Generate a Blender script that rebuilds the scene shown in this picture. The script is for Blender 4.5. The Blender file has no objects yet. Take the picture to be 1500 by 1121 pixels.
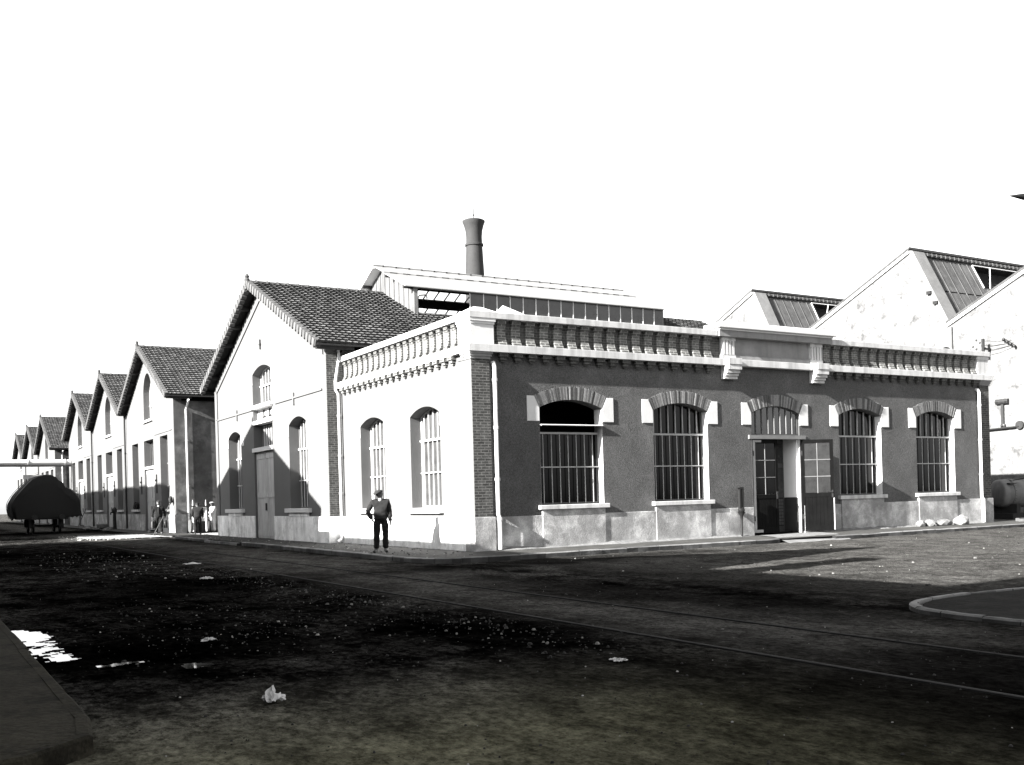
import bpy, bmesh, math, random
from mathutils import Vector, Matrix, noise
from mathutils.geometry import tessellate_polygon
random.seed(7)
R = math.radians
S = bpy.context.scene
COL = S.collection
ORG = {}

# ------------------------------------------------------------------ materials
def new_mat(name):
    m = bpy.data.materials.new(name); m.use_nodes = True
    nt = m.node_tree; b = nt.nodes['Principled BSDF']
    return m, nt, b
def N(nt, t, **kw):
    n = nt.nodes.new(t)
    for k, v in kw.items(): setattr(n, k, v)
    return n
def mat(name, v, rough=.85, var=.25, scale=1.5, bump=.0, bscale=60, tone=False, metal=0, warm=.0, stain=None, spec=.3, streak=0, grain=0, gscale=55, sfreq=5):
    """grey procedural material: base value v, mottled by two noises; optional per-face tone, stains, bump"""
    v *= .62
    m, nt, b = new_mat(name); L = nt.links
    b.inputs['Roughness'].default_value = rough; b.inputs['Metallic'].default_value = metal
    b.inputs['Specular IOR Level'].default_value = spec
    tc = N(nt, 'ShaderNodeNewGeometry')
    n1 = N(nt, 'ShaderNodeTexNoise'); n1.inputs['Scale'].default_value = scale; n1.inputs['Detail'].default_value = 6; n1.inputs['Roughness'].default_value = .65
    L.new(tc.outputs['Position'], n1.inputs['Vector'])
    mr = N(nt, 'ShaderNodeMapRange'); mr.inputs[1].default_value = .25; mr.inputs[2].default_value = .75
    mr.inputs[3].default_value = v*(1-var); mr.inputs[4].default_value = v*(1+var)
    L.new(n1.outputs['Fac'], mr.inputs[0]); out = mr.outputs[0]
    if streak:
        mp = N(nt, 'ShaderNodeMapping'); mp.inputs['Scale'].default_value = (sfreq, sfreq, .5)
        L.new(tc.outputs['Position'], mp.inputs[0])
        n3 = N(nt, 'ShaderNodeTexNoise'); n3.inputs['Scale'].default_value = 1; n3.inputs['Detail'].default_value = 5
        L.new(mp.outputs[0], n3.inputs['Vector'])
        r3 = N(nt, 'ShaderNodeMapRange'); r3.inputs[1].default_value = .45; r3.inputs[2].default_value = .7
        r3.inputs[3].default_value = 1; r3.inputs[4].default_value = 1-streak
        L.new(n3.outputs['Fac'], r3.inputs[0])
        mu = N(nt, 'ShaderNodeMath', operation='MULTIPLY'); L.new(out, mu.inputs[0]); L.new(r3.outputs[0], mu.inputs[1]); out = mu.outputs[0]
    if stain:   # dirt with a shape of its own: (threshold lo, hi, scale, strength)
        n4 = N(nt, 'ShaderNodeTexNoise'); n4.inputs['Scale'].default_value = stain[2]; n4.inputs['Detail'].default_value = 8; n4.inputs['Roughness'].default_value = .7
        L.new(tc.outputs['Position'], n4.inputs['Vector'])
        r4 = N(nt, 'ShaderNodeMapRange'); r4.inputs[1].default_value = stain[0]; r4.inputs[2].default_value = stain[1]
        r4.inputs[3].default_value = 1; r4.inputs[4].default_value = stain[3]
        L.new(n4.outputs['Fac'], r4.inputs[0])
        mu = N(nt, 'ShaderNodeMath', operation='MULTIPLY'); L.new(out, mu.inputs[0]); L.new(r4.outputs[0], mu.inputs[1]); out = mu.outputs[0]
    if grain:
        n5 = N(nt, 'ShaderNodeTexNoise'); n5.inputs['Scale'].default_value = gscale; n5.inputs['Detail'].default_value = 4; n5.inputs['Roughness'].default_value = .8
        L.new(tc.outputs['Position'], n5.inputs['Vector'])
        r5 = N(nt, 'ShaderNodeMapRange'); r5.inputs[1].default_value = .35; r5.inputs[2].default_value = .65
        r5.inputs[3].default_value = 1-grain; r5.inputs[4].default_value = 1+grain
        L.new(n5.outputs['Fac'], r5.inputs[0])
        mu = N(nt, 'ShaderNodeMath', operation='MULTIPLY'); L.new(out, mu.inputs[0]); L.new(r5.outputs[0], mu.inputs[1]); out = mu.outputs[0]
    if tone:
        a = N(nt, 'ShaderNodeAttribute', attribute_name='tone')
        mu = N(nt, 'ShaderNodeMath', operation='MULTIPLY'); L.new(out, mu.inputs[0]); L.new(a.outputs['Fac'], mu.inputs[1]); out = mu.outputs[0]
    cb = N(nt, 'ShaderNodeCombineColor')
    def ch(i, k):
        if k == 1: L.new(out, cb.inputs[i]); return
        mu = N(nt, 'ShaderNodeMath', operation='MULTIPLY'); mu.inputs[1].default_value = k
        L.new(out, mu.inputs[0]); L.new(mu.outputs[0], cb.inputs[i])
    ch(0, 1); ch(1, 1-warm*.25); ch(2, 1-warm)
    L.new(cb.outputs[0], b.inputs['Base Color'])
    if bump:
        n2 = N(nt, 'ShaderNodeTexNoise'); n2.inputs['Scale'].default_value = bscale; n2.inputs['Detail'].default_value = 5
        L.new(tc.outputs['Position'], n2.inputs['Vector'])
        bp = N(nt, 'ShaderNodeBump'); bp.inputs['Strength'].default_value = bump; bp.inputs['Distance'].default_value = .02
        L.new(n2.outputs['Fac'], bp.inputs['Height']); L.new(bp.outputs[0], b.inputs['Normal'])
    return m
def brick_mat(name, c1, c2, mort, sc=1.0):
    m, nt, b = new_mat(name); L = nt.links; b.inputs['Roughness'].default_value = .9; b.inputs['Specular IOR Level'].default_value = .2
    uv = N(nt, 'ShaderNodeUVMap'); bt = N(nt, 'ShaderNodeTexBrick')
    bt.inputs['Scale'].default_value = sc; bt.inputs['Brick Width'].default_value = .23; bt.inputs['Row Height'].default_value = .075
    bt.inputs['Mortar Size'].default_value = .011; bt.inputs['Mortar Smooth'].default_value = .2; bt.inputs['Bias'].default_value = -.1
    for k, v in (('Color1', c1), ('Color2', c2), ('Mortar', mort)): bt.inputs[k].default_value = (v*.62, v*.62, v*.6, 1)
    L.new(uv.outputs[0], bt.inputs['Vector'])
    n = N(nt, 'ShaderNodeTexNoise'); n.inputs['Scale'].default_value = 7; n.inputs['Detail'].default_value = 7; n.inputs['Roughness'].default_value = .7
    g = N(nt, 'ShaderNodeNewGeometry'); L.new(g.outputs['Position'], n.inputs['Vector'])
    mr = N(nt, 'ShaderNodeMapRange'); mr.inputs[1].default_value = .3; mr.inputs[2].default_value = .7; mr.inputs[3].default_value = .55; mr.inputs[4].default_value = 1.5
    L.new(n.outputs['Fac'], mr.inputs[0])
    mx = N(nt, 'ShaderNodeVectorMath', operation='SCALE'); L.new(bt.outputs['Color'], mx.inputs[0]); L.new(mr.outputs[0], mx.inputs['Scale'])
    L.new(mx.outputs[0], b.inputs['Base Color'])
    bp = N(nt, 'ShaderNodeBump'); bp.inputs['Strength'].default_value = .5; bp.inputs['Distance'].default_value = .01; bp.invert = True
    L.new(bt.outputs['Fac'], bp.inputs['Height']); L.new(bp.outputs[0], b.inputs['Normal'])
    return m
def glass_mat(name, v, rough=.12, spec=.5, var=.5):
    m = mat(name, v, rough=rough, var=var, scale=2.2, spec=spec, stain=(.5, .7, 5, .6))
    return m
M = {}
M['render_dark'] = mat('render_dark', .098, var=.30, scale=.7, bump=.9, bscale=38, stain=(.52, .68, .55, 1.4), grain=.5, gscale=34)
M['render_pale'] = mat('render_pale', .152, var=.10, scale=.8, bump=.25, bscale=45)
M['render_alley'] = mat('render_alley', .085, var=.55, scale=1.1, bump=.3, bscale=40, stain=(.5, .68, .7, 2.2))
M['stone'] = mat('stone', .70, var=.10, scale=3, bump=.15, bscale=40, streak=.35)
M['stone_clean'] = mat('stone_clean', .80, var=.06, scale=3, bump=.12, bscale=40)
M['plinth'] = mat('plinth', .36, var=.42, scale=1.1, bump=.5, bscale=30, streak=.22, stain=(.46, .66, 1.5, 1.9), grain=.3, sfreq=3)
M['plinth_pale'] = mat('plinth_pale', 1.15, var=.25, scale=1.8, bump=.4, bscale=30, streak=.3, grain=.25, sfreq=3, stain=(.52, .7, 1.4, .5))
M['panel'] = mat('panel', .30, var=.2, scale=1.6, bump=.15, streak=.2)
M['brick'] = brick_mat('brick', .09, .17, .30)
M['brick_pier'] = brick_mat('brick_pier', .05, .10, .17)
M['brick_dark'] = brick_mat('brick_dark', .06, .11, .14)
M['voussoir'] = mat('voussoir', .17, var=.3, scale=14, tone=True, bump=.3, bscale=90)
M['tile'] = mat('tile', .066, rough=.8, var=.4, scale=2.5, tone=True, bump=.2, bscale=50, spec=.35)
M['verge'] = mat('verge', .07, var=.35, scale=6, tone=True, bump=.2)
M['timber_dark'] = mat('timber_dark', .022, var=.4, scale=5, bump=.3, bscale=30)
M['timber_grey'] = mat('timber_grey', .10, var=.25, scale=4, bump=.2, bscale=40, streak=.3)
M['door_grey'] = mat('door_grey', .58, var=.12, scale=3, bump=.12, streak=.25, rough=.6)
M['paint_white'] = mat('paint_white', .85, var=.08, scale=4, rough=.5, streak=.12)
M['bar_iron'] = mat('bar_iron', .44, var=.2, scale=6, rough=.55)
M['door_dark'] = mat('door_dark', .005, var=.4, scale=5, bump=.2, streak=.3, spec=.08)
M['lantern_board'] = mat('lantern_board', .15, var=.2, scale=2, streak=.4, sfreq=7)
M['whitewash'] = mat('whitewash', 1.4, var=.04, scale=2)
M['rail_head'] = mat('rail_head', .026, var=.4, scale=9, rough=.9, spec=.05)
M['iron_dark'] = mat('iron_dark', .012, var=.4, scale=8, rough=.55)
M['iron_mid'] = mat('iron_mid', .03, var=.3, scale=8, rough=.5)
M['frame_dark'] = mat('frame_dark', .07, var=.2, scale=5, rough=.6)
M['glass_dark'] = glass_mat('glass_dark', .005, rough=.06, spec=.12)
M['glass_dusty'] = glass_mat('glass_dusty', .040, rough=.25)
M['glass_lit'] = glass_mat('glass_lit', .085, rough=.3, var=.3)
M['glass_door'] = glass_mat('glass_door', .03, rough=.15)
M['void'] = mat('void', .012, var=.2)
M['zinc'] = mat('zinc', .30, var=.08, scale=2, rough=.6, streak=.1)
M['board_white'] = mat('board_white', .62, var=.15, scale=2, streak=.3)
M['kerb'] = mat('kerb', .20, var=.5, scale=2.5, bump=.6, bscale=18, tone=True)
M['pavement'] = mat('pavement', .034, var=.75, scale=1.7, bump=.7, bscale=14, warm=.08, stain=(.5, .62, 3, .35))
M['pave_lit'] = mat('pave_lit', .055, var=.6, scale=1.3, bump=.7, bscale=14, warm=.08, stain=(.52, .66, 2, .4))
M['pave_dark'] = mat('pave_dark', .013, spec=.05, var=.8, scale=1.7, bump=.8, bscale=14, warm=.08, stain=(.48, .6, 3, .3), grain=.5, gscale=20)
M['pave_near'] = mat('pave_near', .036, var=.55, scale=1.1, bump=.6, bscale=20, spec=.05, warm=.3, stain=(.5, .62, 2, .4), grain=.4, gscale=30)
M['sand'] = mat('sand', .21, var=.45, scale=5, bump=.8, bscale=16)
M['gravel'] = mat('gravel', .12, var=.3, scale=9, tone=True, warm=.05)
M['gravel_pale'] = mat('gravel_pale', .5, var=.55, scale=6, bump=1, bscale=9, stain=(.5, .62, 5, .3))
M['rail'] = mat('rail', .10, var=.4, scale=9, rough=.5, metal=.3)
M['tarp'] = mat('tarp', .0035, var=.35, scale=1.2, rough=.7, bump=.2, bscale=12)
M['cloth_dark'] = mat('cloth_dark', .006, var=.3, scale=14, rough=.95, bump=.3, bscale=60)
M['cloth_mid'] = mat('cloth_mid', .014, var=.3, scale=14, rough=.95, bump=.3, bscale=60)
M['cloth_white'] = mat('cloth_white', .62, var=.1, scale=10, rough=.95)
M['cap'] = mat('cap', .03, var=.2, scale=14, rough=.95)
M['skin'] = mat('skin', .11, var=.12, scale=20, rough=.6)
M['leather'] = mat('leather', .02, var=.3, scale=20, rough=.5)
M['paper'] = mat('paper', .8, var=.08, scale=6)
M['factory'] = mat('factory', .165, var=.25, scale=.5, bump=.2, bscale=20, stain=(.53, .67, 1.5, .38), grain=.25, gscale=9)
M['roof_sheet'] = mat('roof_sheet', .095, var=.35, scale=1.2, streak=.3)
M['coping_grey'] = mat('coping_grey', .20, var=.25, scale=2)
M['chimney'] = mat('chimney', .040, var=.22, scale=1.0, bump=.3, bscale=8)
M['tank'] = mat('tank', .22, var=.3, scale=2.5, rough=.55, streak=.35)
M['tile_check'] = mat('tile_check', .10, var=.35, scale=9)
M['deck'] = mat('deck', .30, var=.2)

# road: mottled coal dust and trodden earth, patches with shapes of their own; shade painted in round the wagon
def road_mat():
    m, nt, b = new_mat('road'); L = nt.links
    b.inputs['Roughness'].default_value = 1; b.inputs['Specular IOR Level'].default_value = 0
    g = N(nt, 'ShaderNodeNewGeometry')
    mp = N(nt, 'ShaderNodeMapping'); mp.inputs['Scale'].default_value = (1, .62, 1); mp.inputs['Rotation'].default_value = (0, 0, R(-8)); L.new(g.outputs['Position'], mp.inputs[0])
    def nz(sc, det, ro=.65, vec=mp.outputs[0]):
        n = N(nt, 'ShaderNodeTexNoise'); n.inputs['Scale'].default_value = sc; n.inputs['Detail'].default_value = det; n.inputs['Roughness'].default_value = ro
        L.new(vec, n.inputs['Vector']); return n.outputs['Fac']
    def rng(s, a, c, d, e):
        r = N(nt, 'ShaderNodeMapRange'); r.inputs[1].default_value = a; r.inputs[2].default_value = c; r.inputs[3].default_value = d; r.inputs[4].default_value = e
        L.new(s, r.inputs[0]); return r.outputs[0]
    def mul(a, c):
        u = N(nt, 'ShaderNodeMath', operation='MULTIPLY'); L.new(a, u.inputs[0])
        if isinstance(c, float): u.inputs[1].default_value = c
        else: L.new(c, u.inputs[1])
        return u.outputs[0]
    big = rng(nz(.20, 5), .40, .60, .22, 1.4)
    mid = rng(nz(1.7, 10, .8), .43, .57, .12, 1.75)
    fin = rng(nz(13, 10, .85), .43, .57, .08, 2.0)
    v = mul(mul(big, mid), fin)
    def blot(cx, cy, rx, ry, val, wob=.9):
        sb = N(nt, 'ShaderNodeVectorMath', operation='SUBTRACT'); sb.inputs[1].default_value = (cx, cy, -.13); L.new(g.outputs['Position'], sb.inputs[0])
        dv = N(nt, 'ShaderNodeVectorMath', operation='MULTIPLY'); dv.inputs[1].default_value = (1/rx, 1/ry, 0); L.new(sb.outputs[0], dv.inputs[0])
        ln = N(nt, 'ShaderNodeVectorMath', operation='LENGTH'); L.new(dv.outputs[0], ln.inputs[0])
        ma = N(nt, 'ShaderNodeMath', operation='MULTIPLY_ADD'); L.new(nz(.9, 7, .75), ma.inputs[0]); ma.inputs[1].default_value = wob*2; L.new(ln.outputs['Value'], ma.inputs[2])
        return rng(ma.outputs[0], .55+wob, 1.35+wob, val, 1.0)
    spots = [blot(-9.6, -6.5, 2.6, 9, .26), blot(-7.3, -13.5, 1.2, 3.6, .22), blot(-6.2, -19.2, 3.0, 2.3, .2), blot(-10.2, -12.5, 1.8, 1.5, .3), blot(0, -3.6, 6.5, 1.2, .3), blot(-3.2, -11, 1.5, 4, .3), blot(-5.2, 50, 5, 6, .15), blot(-1.2, 9, .9, 9, .3), blot(-8.8, 14, 3.8, 12, .25)]  # the far patch at the wagon paints its shade onto the road
    # trodden strip along the track, paler and finer
    sx = N(nt, 'ShaderNodeSeparateXYZ'); L.new(g.outputs['Position'], sx.inputs[0])
    d = N(nt, 'ShaderNodeMath', operation='ADD'); d.inputs[1].default_value = 4.6; L.new(sx.outputs[0], d.inputs[0])
    ab = N(nt, 'ShaderNodeMath', operation='ABSOLUTE'); L.new(d.outputs[0], ab.inputs[0])
    wob = N(nt, 'ShaderNodeMath', operation='MULTIPLY_ADD'); L.new(nz(.7, 5), wob.inputs[0]); wob.inputs[1].default_value = 2.0; L.new(ab.outputs[0], wob.inputs[2])
    strip = rng(wob.outputs[0], 1.6, 3.2, 1.0, 0.0)
    lane = rng(sx.outputs[0], -2.5, 1.5, 0.0, .9)
    mxm = N(nt, 'ShaderNodeMath', operation='MAXIMUM'); L.new(strip, mxm.inputs[0]); L.new(lane, mxm.inputs[1]); strip = mxm.outputs[0]
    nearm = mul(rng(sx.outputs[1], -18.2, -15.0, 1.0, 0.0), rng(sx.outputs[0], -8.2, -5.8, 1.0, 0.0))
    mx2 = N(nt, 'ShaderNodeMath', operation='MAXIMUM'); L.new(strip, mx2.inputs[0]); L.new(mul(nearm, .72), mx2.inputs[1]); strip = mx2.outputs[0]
    flat = mul(mul(rng(nz(2.2, 8, .75), .38, .62, .5, 1.4), rng(nz(15, 9, .85), .42, .58, .45, 1.5)), 2.0)
    mx = N(nt, 'ShaderNodeMix'); L.new(strip, mx.inputs[0]); L.new(v, mx.inputs[2]); L.new(flat, mx.inputs[3])
    # pale trodden earth near the camera side and in the cross street
    v2 = mul(mx.outputs[0], .034)
    for q in spots: v2 = mul(v2, q)
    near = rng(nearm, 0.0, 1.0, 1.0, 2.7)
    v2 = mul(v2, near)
    east = rng(sx.outputs[0], -3.0, 4.0, 1.0, .92)
    v2 = mul(v2, east)
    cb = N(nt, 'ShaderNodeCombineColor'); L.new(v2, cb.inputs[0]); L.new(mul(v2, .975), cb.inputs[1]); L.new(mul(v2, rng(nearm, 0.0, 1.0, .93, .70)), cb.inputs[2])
    L.new(cb.outputs[0], b.inputs['Base Color'])
    bp = N(nt, 'ShaderNodeBump'); bp.inputs['Strength'].default_value = 1; bp.inputs['Distance'].default_value = .10
    L.new(nz(14, 8, .75), bp.inputs['Height']); L.new(bp.outputs[0], b.inputs['Normal'])
    return m
M['road'] = road_mat()
def water_mat():
    m, nt, b = new_mat('water'); b.inputs['Base Color'].default_value = (.03, .03, .028, 1); b.inputs['Roughness'].default_value = .03
    b.inputs['Specular IOR Level'].default_value = 1.0; b.inputs['IOR'].default_value = 1.6
    return m
M['water'] = water_mat()

# ------------------------------------------------------------------ objects
def tag(o, label, cat, group=None, kind=None):
    o['label'] = label; o['category'] = cat
    if group: o['group'] = group
    if kind: o['kind'] = kind
    return o
def thing(name, label, cat, loc, group=None):
    o = bpy.data.objects.new(name, None); o.empty_display_size = .3; COL.objects.link(o); o.location = loc
    ORG[o.name] = Vector(loc); return tag(o, label, cat, group)
def kids(o): return [c for c in bpy.data.objects if c.parent == o]
def copy_tree(o, parent=None, loc=None, rotz=None, kidmap=None):
    if kidmap is None:
        kidmap = {}
        for c in bpy.data.objects:
            if c.parent: kidmap.setdefault(c.parent.name, []).append(c)
    c = o.copy(); COL.objects.link(c)
    if parent: c.parent = parent
    if loc is not None: c.location = loc
    if rotz is not None: c.rotation_euler = (0, 0, rotz)
    for k in kidmap.get(o.name, []): copy_tree(k, c, None, None, kidmap)
    return c

class MB:
    """collects shapes; f maps wall coordinates (u along, o outward, z up) to the world"""
    def __init__(s, f=None): s.v, s.fc, s.t, s.f = [], [], [], f or (lambda u, o, z: (u, o, z))
    def add(s, vs, fs, tone=1.0):
        b = len(s.v); s.v += [s.f(*p) for p in vs]; s.fc += [[b+i for i in q] for q in fs]; s.t += [tone]*len(fs)
    def box(s, u0, u1, o0, o1, z0, z1, tone=1.0):
        s.add([(u, o, z) for z in (z0, z1) for o in (o0, o1) for u in (u0, u1)],
              [(0, 1, 3, 2), (4, 6, 7, 5), (0, 4, 5, 1), (2, 3, 7, 6), (0, 2, 6, 4), (1, 5, 7, 3)], tone)
    def prism(s, pts, axis, a0, a1, tone=1.0):
        n = len(pts)
        def P(p, a): return {'o': (p[0], a, p[1]), 'z': (p[0], p[1], a), 'u': (a, p[0], p[1])}[axis]
        tris = tessellate_polygon([[Vector((p[0], p[1], 0)) for p in pts]])
        s.add([P(p, a0) for p in pts]+[P(p, a1) for p in pts],
              [tuple(t) for t in tris]+[tuple(i+n for i in t) for t in tris]+[(i, (i+1) % n, (i+1) % n+n, i+n) for i in range(n)], tone)
    def plate(s, outer, holes, o0, o1):
        loops = [outer]+holes; allp = [p for l in loops for p in l]; n = len(allp)
        tris = tessellate_polygon([[Vector((p[0], p[1], 0)) for p in l] for l in loops])
        fs = [tuple(t) for t in tris]+[tuple(i+n for i in t) for t in tris]
        b = 0
        for l in loops:
            k = len(l); fs += [(b+i, b+(i+1) % k, b+(i+1) % k+n, b+i+n) for i in range(k)]; b += k
        s.add([(p[0], o0, p[1]) for p in allp]+[(p[0], o1, p[1]) for p in allp], fs)
    def tube(s, pts, r, seg=8, tone=1.0, caps=True):
        pts = [Vector(p) for p in pts]; n = len(pts); vs = []
        rr = r if isinstance(r, (list, tuple)) else [r]*n
        pv = None
        for i, p in enumerate(pts):
            d = (pts[min(i+1, n-1)]-pts[max(i-1, 0)]).normalized()
            a = Vector((0, 0, 1)) if abs(d.z) < .9 else Vector((1, 0, 0))
            x = d.cross(a).normalized() if pv is None else (pv-d*pv.dot(d)).normalized(); pv = x; y = d.cross(x)
            vs += [tuple(p+(x*math.cos(2*math.pi*k/seg)+y*math.sin(2*math.pi*k/seg))*rr[i]) for k in range(seg)]
        fs = [(i*seg+k, i*seg+(k+1) % seg, (i+1)*seg+(k+1) % seg, (i+1)*seg+k) for i in range(n-1) for k in range(seg)]
        if caps: fs += [tuple(range(seg))[::-1], tuple((n-1)*seg+k for k in range(seg))]
        s.add(vs, fs, tone)
    def lathe(s, c, prof, seg=24, tone=1.0):
        vs = [(c[0]+r*math.cos(2*math.pi*k/seg), c[1]+r*math.sin(2*math.pi*k/seg), c[2]+z) for r, z in prof for k in range(seg)]
        n = len(prof)
        fs = [(i*seg+k, i*seg+(k+1) % seg, (i+1)*seg+(k+1) % seg, (i+1)*seg+k) for i in range(n-1) for k in range(seg)]
        fs += [tuple(range(seg)), tuple((n-1)*seg+k for k in range(seg))]
        s.add(vs, fs, tone)
    def blob(s, c, rad, sub=2, amp=.25, fr=2.0, tone=1.0, flat=None):
        bm = bmesh.new(); bmesh.ops.create_icosphere(bm, subdivisions=sub, radius=1)
        sd = Vector((c[0]*3.1, c[1]*1.7, c[2]))
        vs = []
        for v in bm.verts:
            k = 1+amp*noise.noise(v.co*fr+sd)
            q = v.co*k; z = q.z*rad[2]
            if flat is not None: z = max(z, flat)
            vs.append((c[0]+q.x*rad[0], c[1]+q.y*rad[1], c[2]+z))
        fs = [tuple(v.index for v in f.verts) for f in bm.faces]; bm.free(); s.add(vs, fs, tone)
    def build(s, name, m, parent=None, smooth=False, recalc=True, label=None, bevel=0):
        me = bpy.data.meshes.new(name); o0 = ORG.get(parent.name, Vector((0, 0, 0))) if parent else Vector((0, 0, 0))
        me.from_pydata([tuple(Vector(p)-o0) for p in s.v], [], s.fc)
        at = me.attributes.new('tone', 'FLOAT', 'FACE'); at.data.foreach_set('value', s.t)
        if recalc:
            bm = bmesh.new(); bm.from_mesh(me); bmesh.ops.recalc_face_normals(bm, faces=bm.faces); bm.to_mesh(me); bm.free()
        uv = me.uv_layers.new(name='UVMap')
        buf = [0.0]*(2*len(me.loops)); vt = me.vertices
        for p in me.polygons:
            n = p.normal; ax, ay, az = abs(n.x), abs(n.y), abs(n.z)
            for li in p.loop_indices:
                c = vt[me.loops[li].vertex_index].co+o0
                if az >= ax and az >= ay: a, b = c.x, c.y
                elif ax > ay: a, b = c.y, c.z
                else: a, b = c.x, c.z
                buf[2*li] = a; buf[2*li+1] = b
        uv.data.foreach_set('uv', buf)
        if smooth:
            me.polygons.foreach_set('use_smooth', [True]*len(me.polygons)); me.set_sharp_from_angle(angle=R(40))
        me.materials.append(m)
        o = bpy.data.objects.new(name, me); COL.objects.link(o)
        if parent: o.parent = parent; ORG[o.name] = o0
        if label: o['label'] = label
        if bevel:
            bv = o.modifiers.new('bevel', 'BEVEL'); bv.width = bevel; bv.segments = 2; bv.limit_method = 'ANGLE'
        return o

def facade(axis, face):
    return (lambda u, o, z: (u, face-o, z)) if axis == 'R' else (lambda u, o, z: (face-o, u, z))
def arc(uc, a, zs, rise, n=16):
    """points of a segmental (or fuller) arch from left springing to right springing"""
    Rr = (a*a+rise*rise)/(2*rise); zc = zs+rise-Rr; t = math.asin(min(1, a/Rr))
    if rise > a: t = math.pi-t
    return [(uc+Rr*math.sin(-t+2*t*i/n), zc+Rr*math.cos(-t+2*t*i/n)) for i in range(n+1)], Rr, zc, t
def arch_hole(uc, a, z0, zs, rise, n=16):
    A = arc(uc, a, zs, rise, n)[0]
    return [(uc-a, z0)]+A+[(uc+a, z0)]
def voussoirs(f, parent, uc, a, zs, rise, th, o1, mt, nb=38):
    _, Rr, zc, t = arc(uc, a, zs, rise); mb = MB(f)
    for i in range(nb):
        a0 = -t+2*t*(i+.09)/nb; a1 = -t+2*t*(i+.91)/nb; r1 = Rr+th*random.uniform(.97, 1.02)
        P = [(uc+r*math.sin(q), zc+r*math.cos(q)) for r, q in ((Rr, a0), (r1, a0), (r1, a1), (Rr, a1))]
        mb.prism(P, 'o', -.05, o1+random.uniform(-.006, .006), random.choice((.45, .7, .9, 1.1, 1.4, 1.7)))
    P = [(uc+(Rr+.003)*math.sin(-t+2*t*i/20), zc+(Rr+.003)*math.cos(-t+2*t*i/20)) for i in range(21)]+[(uc+(Rr+th-.012)*math.sin(t-2*t*i/20), zc+(Rr+th-.012)*math.cos(t-2*t*i/20)) for i in range(21)]
    mb.prism(P, 'o', -.04, o1-.012, 2.2)
    return mb.build('window_arch', mt, parent)
def glazed(f, parent, uc, a, z0, zs, rise, od, nb, ztr, zmid, glass, barm, framem, name='window', skip_top=False, bar_o=.05):
    """window: frame > pane, bars. od = depth of the frame behind the wall face"""
    H = arch_hole(uc, a+.015, z0-.01, zs, rise+.01); w = .055
    inner = arch_hole(uc, a-w, z0+w, zs, rise-.03 if rise > .3 else rise-.02)
    if skip_top:
        H = [(uc-a-.015, z0-.01), (uc-a-.015, ztr+.04), (uc+a+.015, ztr+.04), (uc+a+.015, z0-.01)]
        inner = [(uc-a+w, z0+w), (uc-a+w, ztr-.02), (uc+a-w, ztr-.02), (uc+a-w, z0+w)]
    mb = MB(f); mb.plate(H, [inner], -od, -od-.07)
    W = mb.build(name, framem, parent)
    mb = MB(f); pin = [(p[0], p[1]) for p in inner]
    mb.prism(pin, 'o', -od-.045, -od-.055); mb.build('pane', glass, W)
    mb = MB(f)
    _, Rr, zc, _ = arc(uc, a, zs, rise)
    for i in range(nb):
        u = uc-a+2*a*(i+.75)/(nb+.5)
        top = ztr if skip_top else zc+math.sqrt(max(0, Rr*Rr-(u-uc)**2))-.04
        mb.tube([(u, -od+bar_o, z0+.04), (u, -od+bar_o, ztr-.03)], .0125, 6)
        if not skip_top and ztr < top-.1: mb.box(u-.013, u+.013, -od-.03, -od+.012, ztr+.04, top)
    mb.box(uc-a+.01, uc+a-.01, -od+.0, -od+bar_o+.025, ztr-.028, ztr+.028)
    if zmid: mb.box(uc-a+.01, uc+a-.01, -od+bar_o-.012, -od+bar_o+.02, zmid-.016, zmid+.016)
    mb.build('bars', barm, W, smooth=False)
    return W

# ------------------------------------------------------------------ corner annex
YF = .10; XF = .05
fR, fL = facade('R', YF), facade('L', XF)
AN = thing('corner_annex', 'low corner building with baluster parapet, dark rendered front, barred windows and open double door', 'building', (0, 0, 0))
XE, YE = 22.35, 9.69
WC = [3.25, 7.27, 15.26, 19.28]; DC = 11.25; HW = 1.075
holes = [arch_hole(c, HW, 1.05, 3.89, .24) for c in WC]+[arch_hole(DC, HW, -.2, 3.89, .24)]
mb = MB(fR); mb.plate([(.3, -.3), (.3, 5.56), (22.1, 5.56), (22.1, -.3)], holes, 0, -.40); mb.build('front_wall', M['render_dark'], AN)
LC = [3.06, 7.0]; LW = 1.0
mb = MB(fL); mb.plate([(.3, -.3), (.3, 5.56), (YE, 5.56), (YE, -.3)], [arch_hole(c, LW, 1.05, 3.89, .24) for c in LC], 0, -.40); mb.build('side_wall', M['render_pale'], AN, label='sunlit pale rendered side wall')
mb = MB(); mb.box(22.05, 22.3, .3, YE, -.3, 5.56); mb.box(.4, 22.05, 9.4, YE-.003, -.3, 5.56); mb.build('rear_wall', M['render_alley'], AN)
mb = MB(); mb.box(.38, 22.1, .42, YE, 5.45, 5.53); mb.build('flat_roof', M['deck'], AN)
mb = MB(); mb.box(.42, 22.04, .52, 9.38, .0, .02); mb.build('floor', M['timber_dark'], AN)
mb = MB(); mb.box(.46, 22.03, 3.2, 3.3, .03, 5.44); mb.build('inner_wall', M['void'], AN)
# corner piers of brick
for x0, x1 in ((0, .55), (21.82, XE)):
    mb = MB(); mb.box(x0, x1, 0, .5, .87, 5.15); mb.build('corner_pier', M['brick_pier'], AN)
    mb = MB(); mb.box(x0-.03, x1+.03, -.03, .5, 5.15, 5.22); mb.box(x0-.055, x1+.055, -.055, .5, 5.22, 5.29); mb.box(x0-.08, x1+.08, -.08, .5, 5.29, 5.34)
    mb.build('pier_capital', M['panel'], AN)
mb = MB(); mb.box(-.006, .4, .004, .72, .87, 5.15); mb.box(-.03, .0, .505, .75, 5.15, 5.22); mb.build('side_pier', M['render_pale'], AN)
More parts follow.
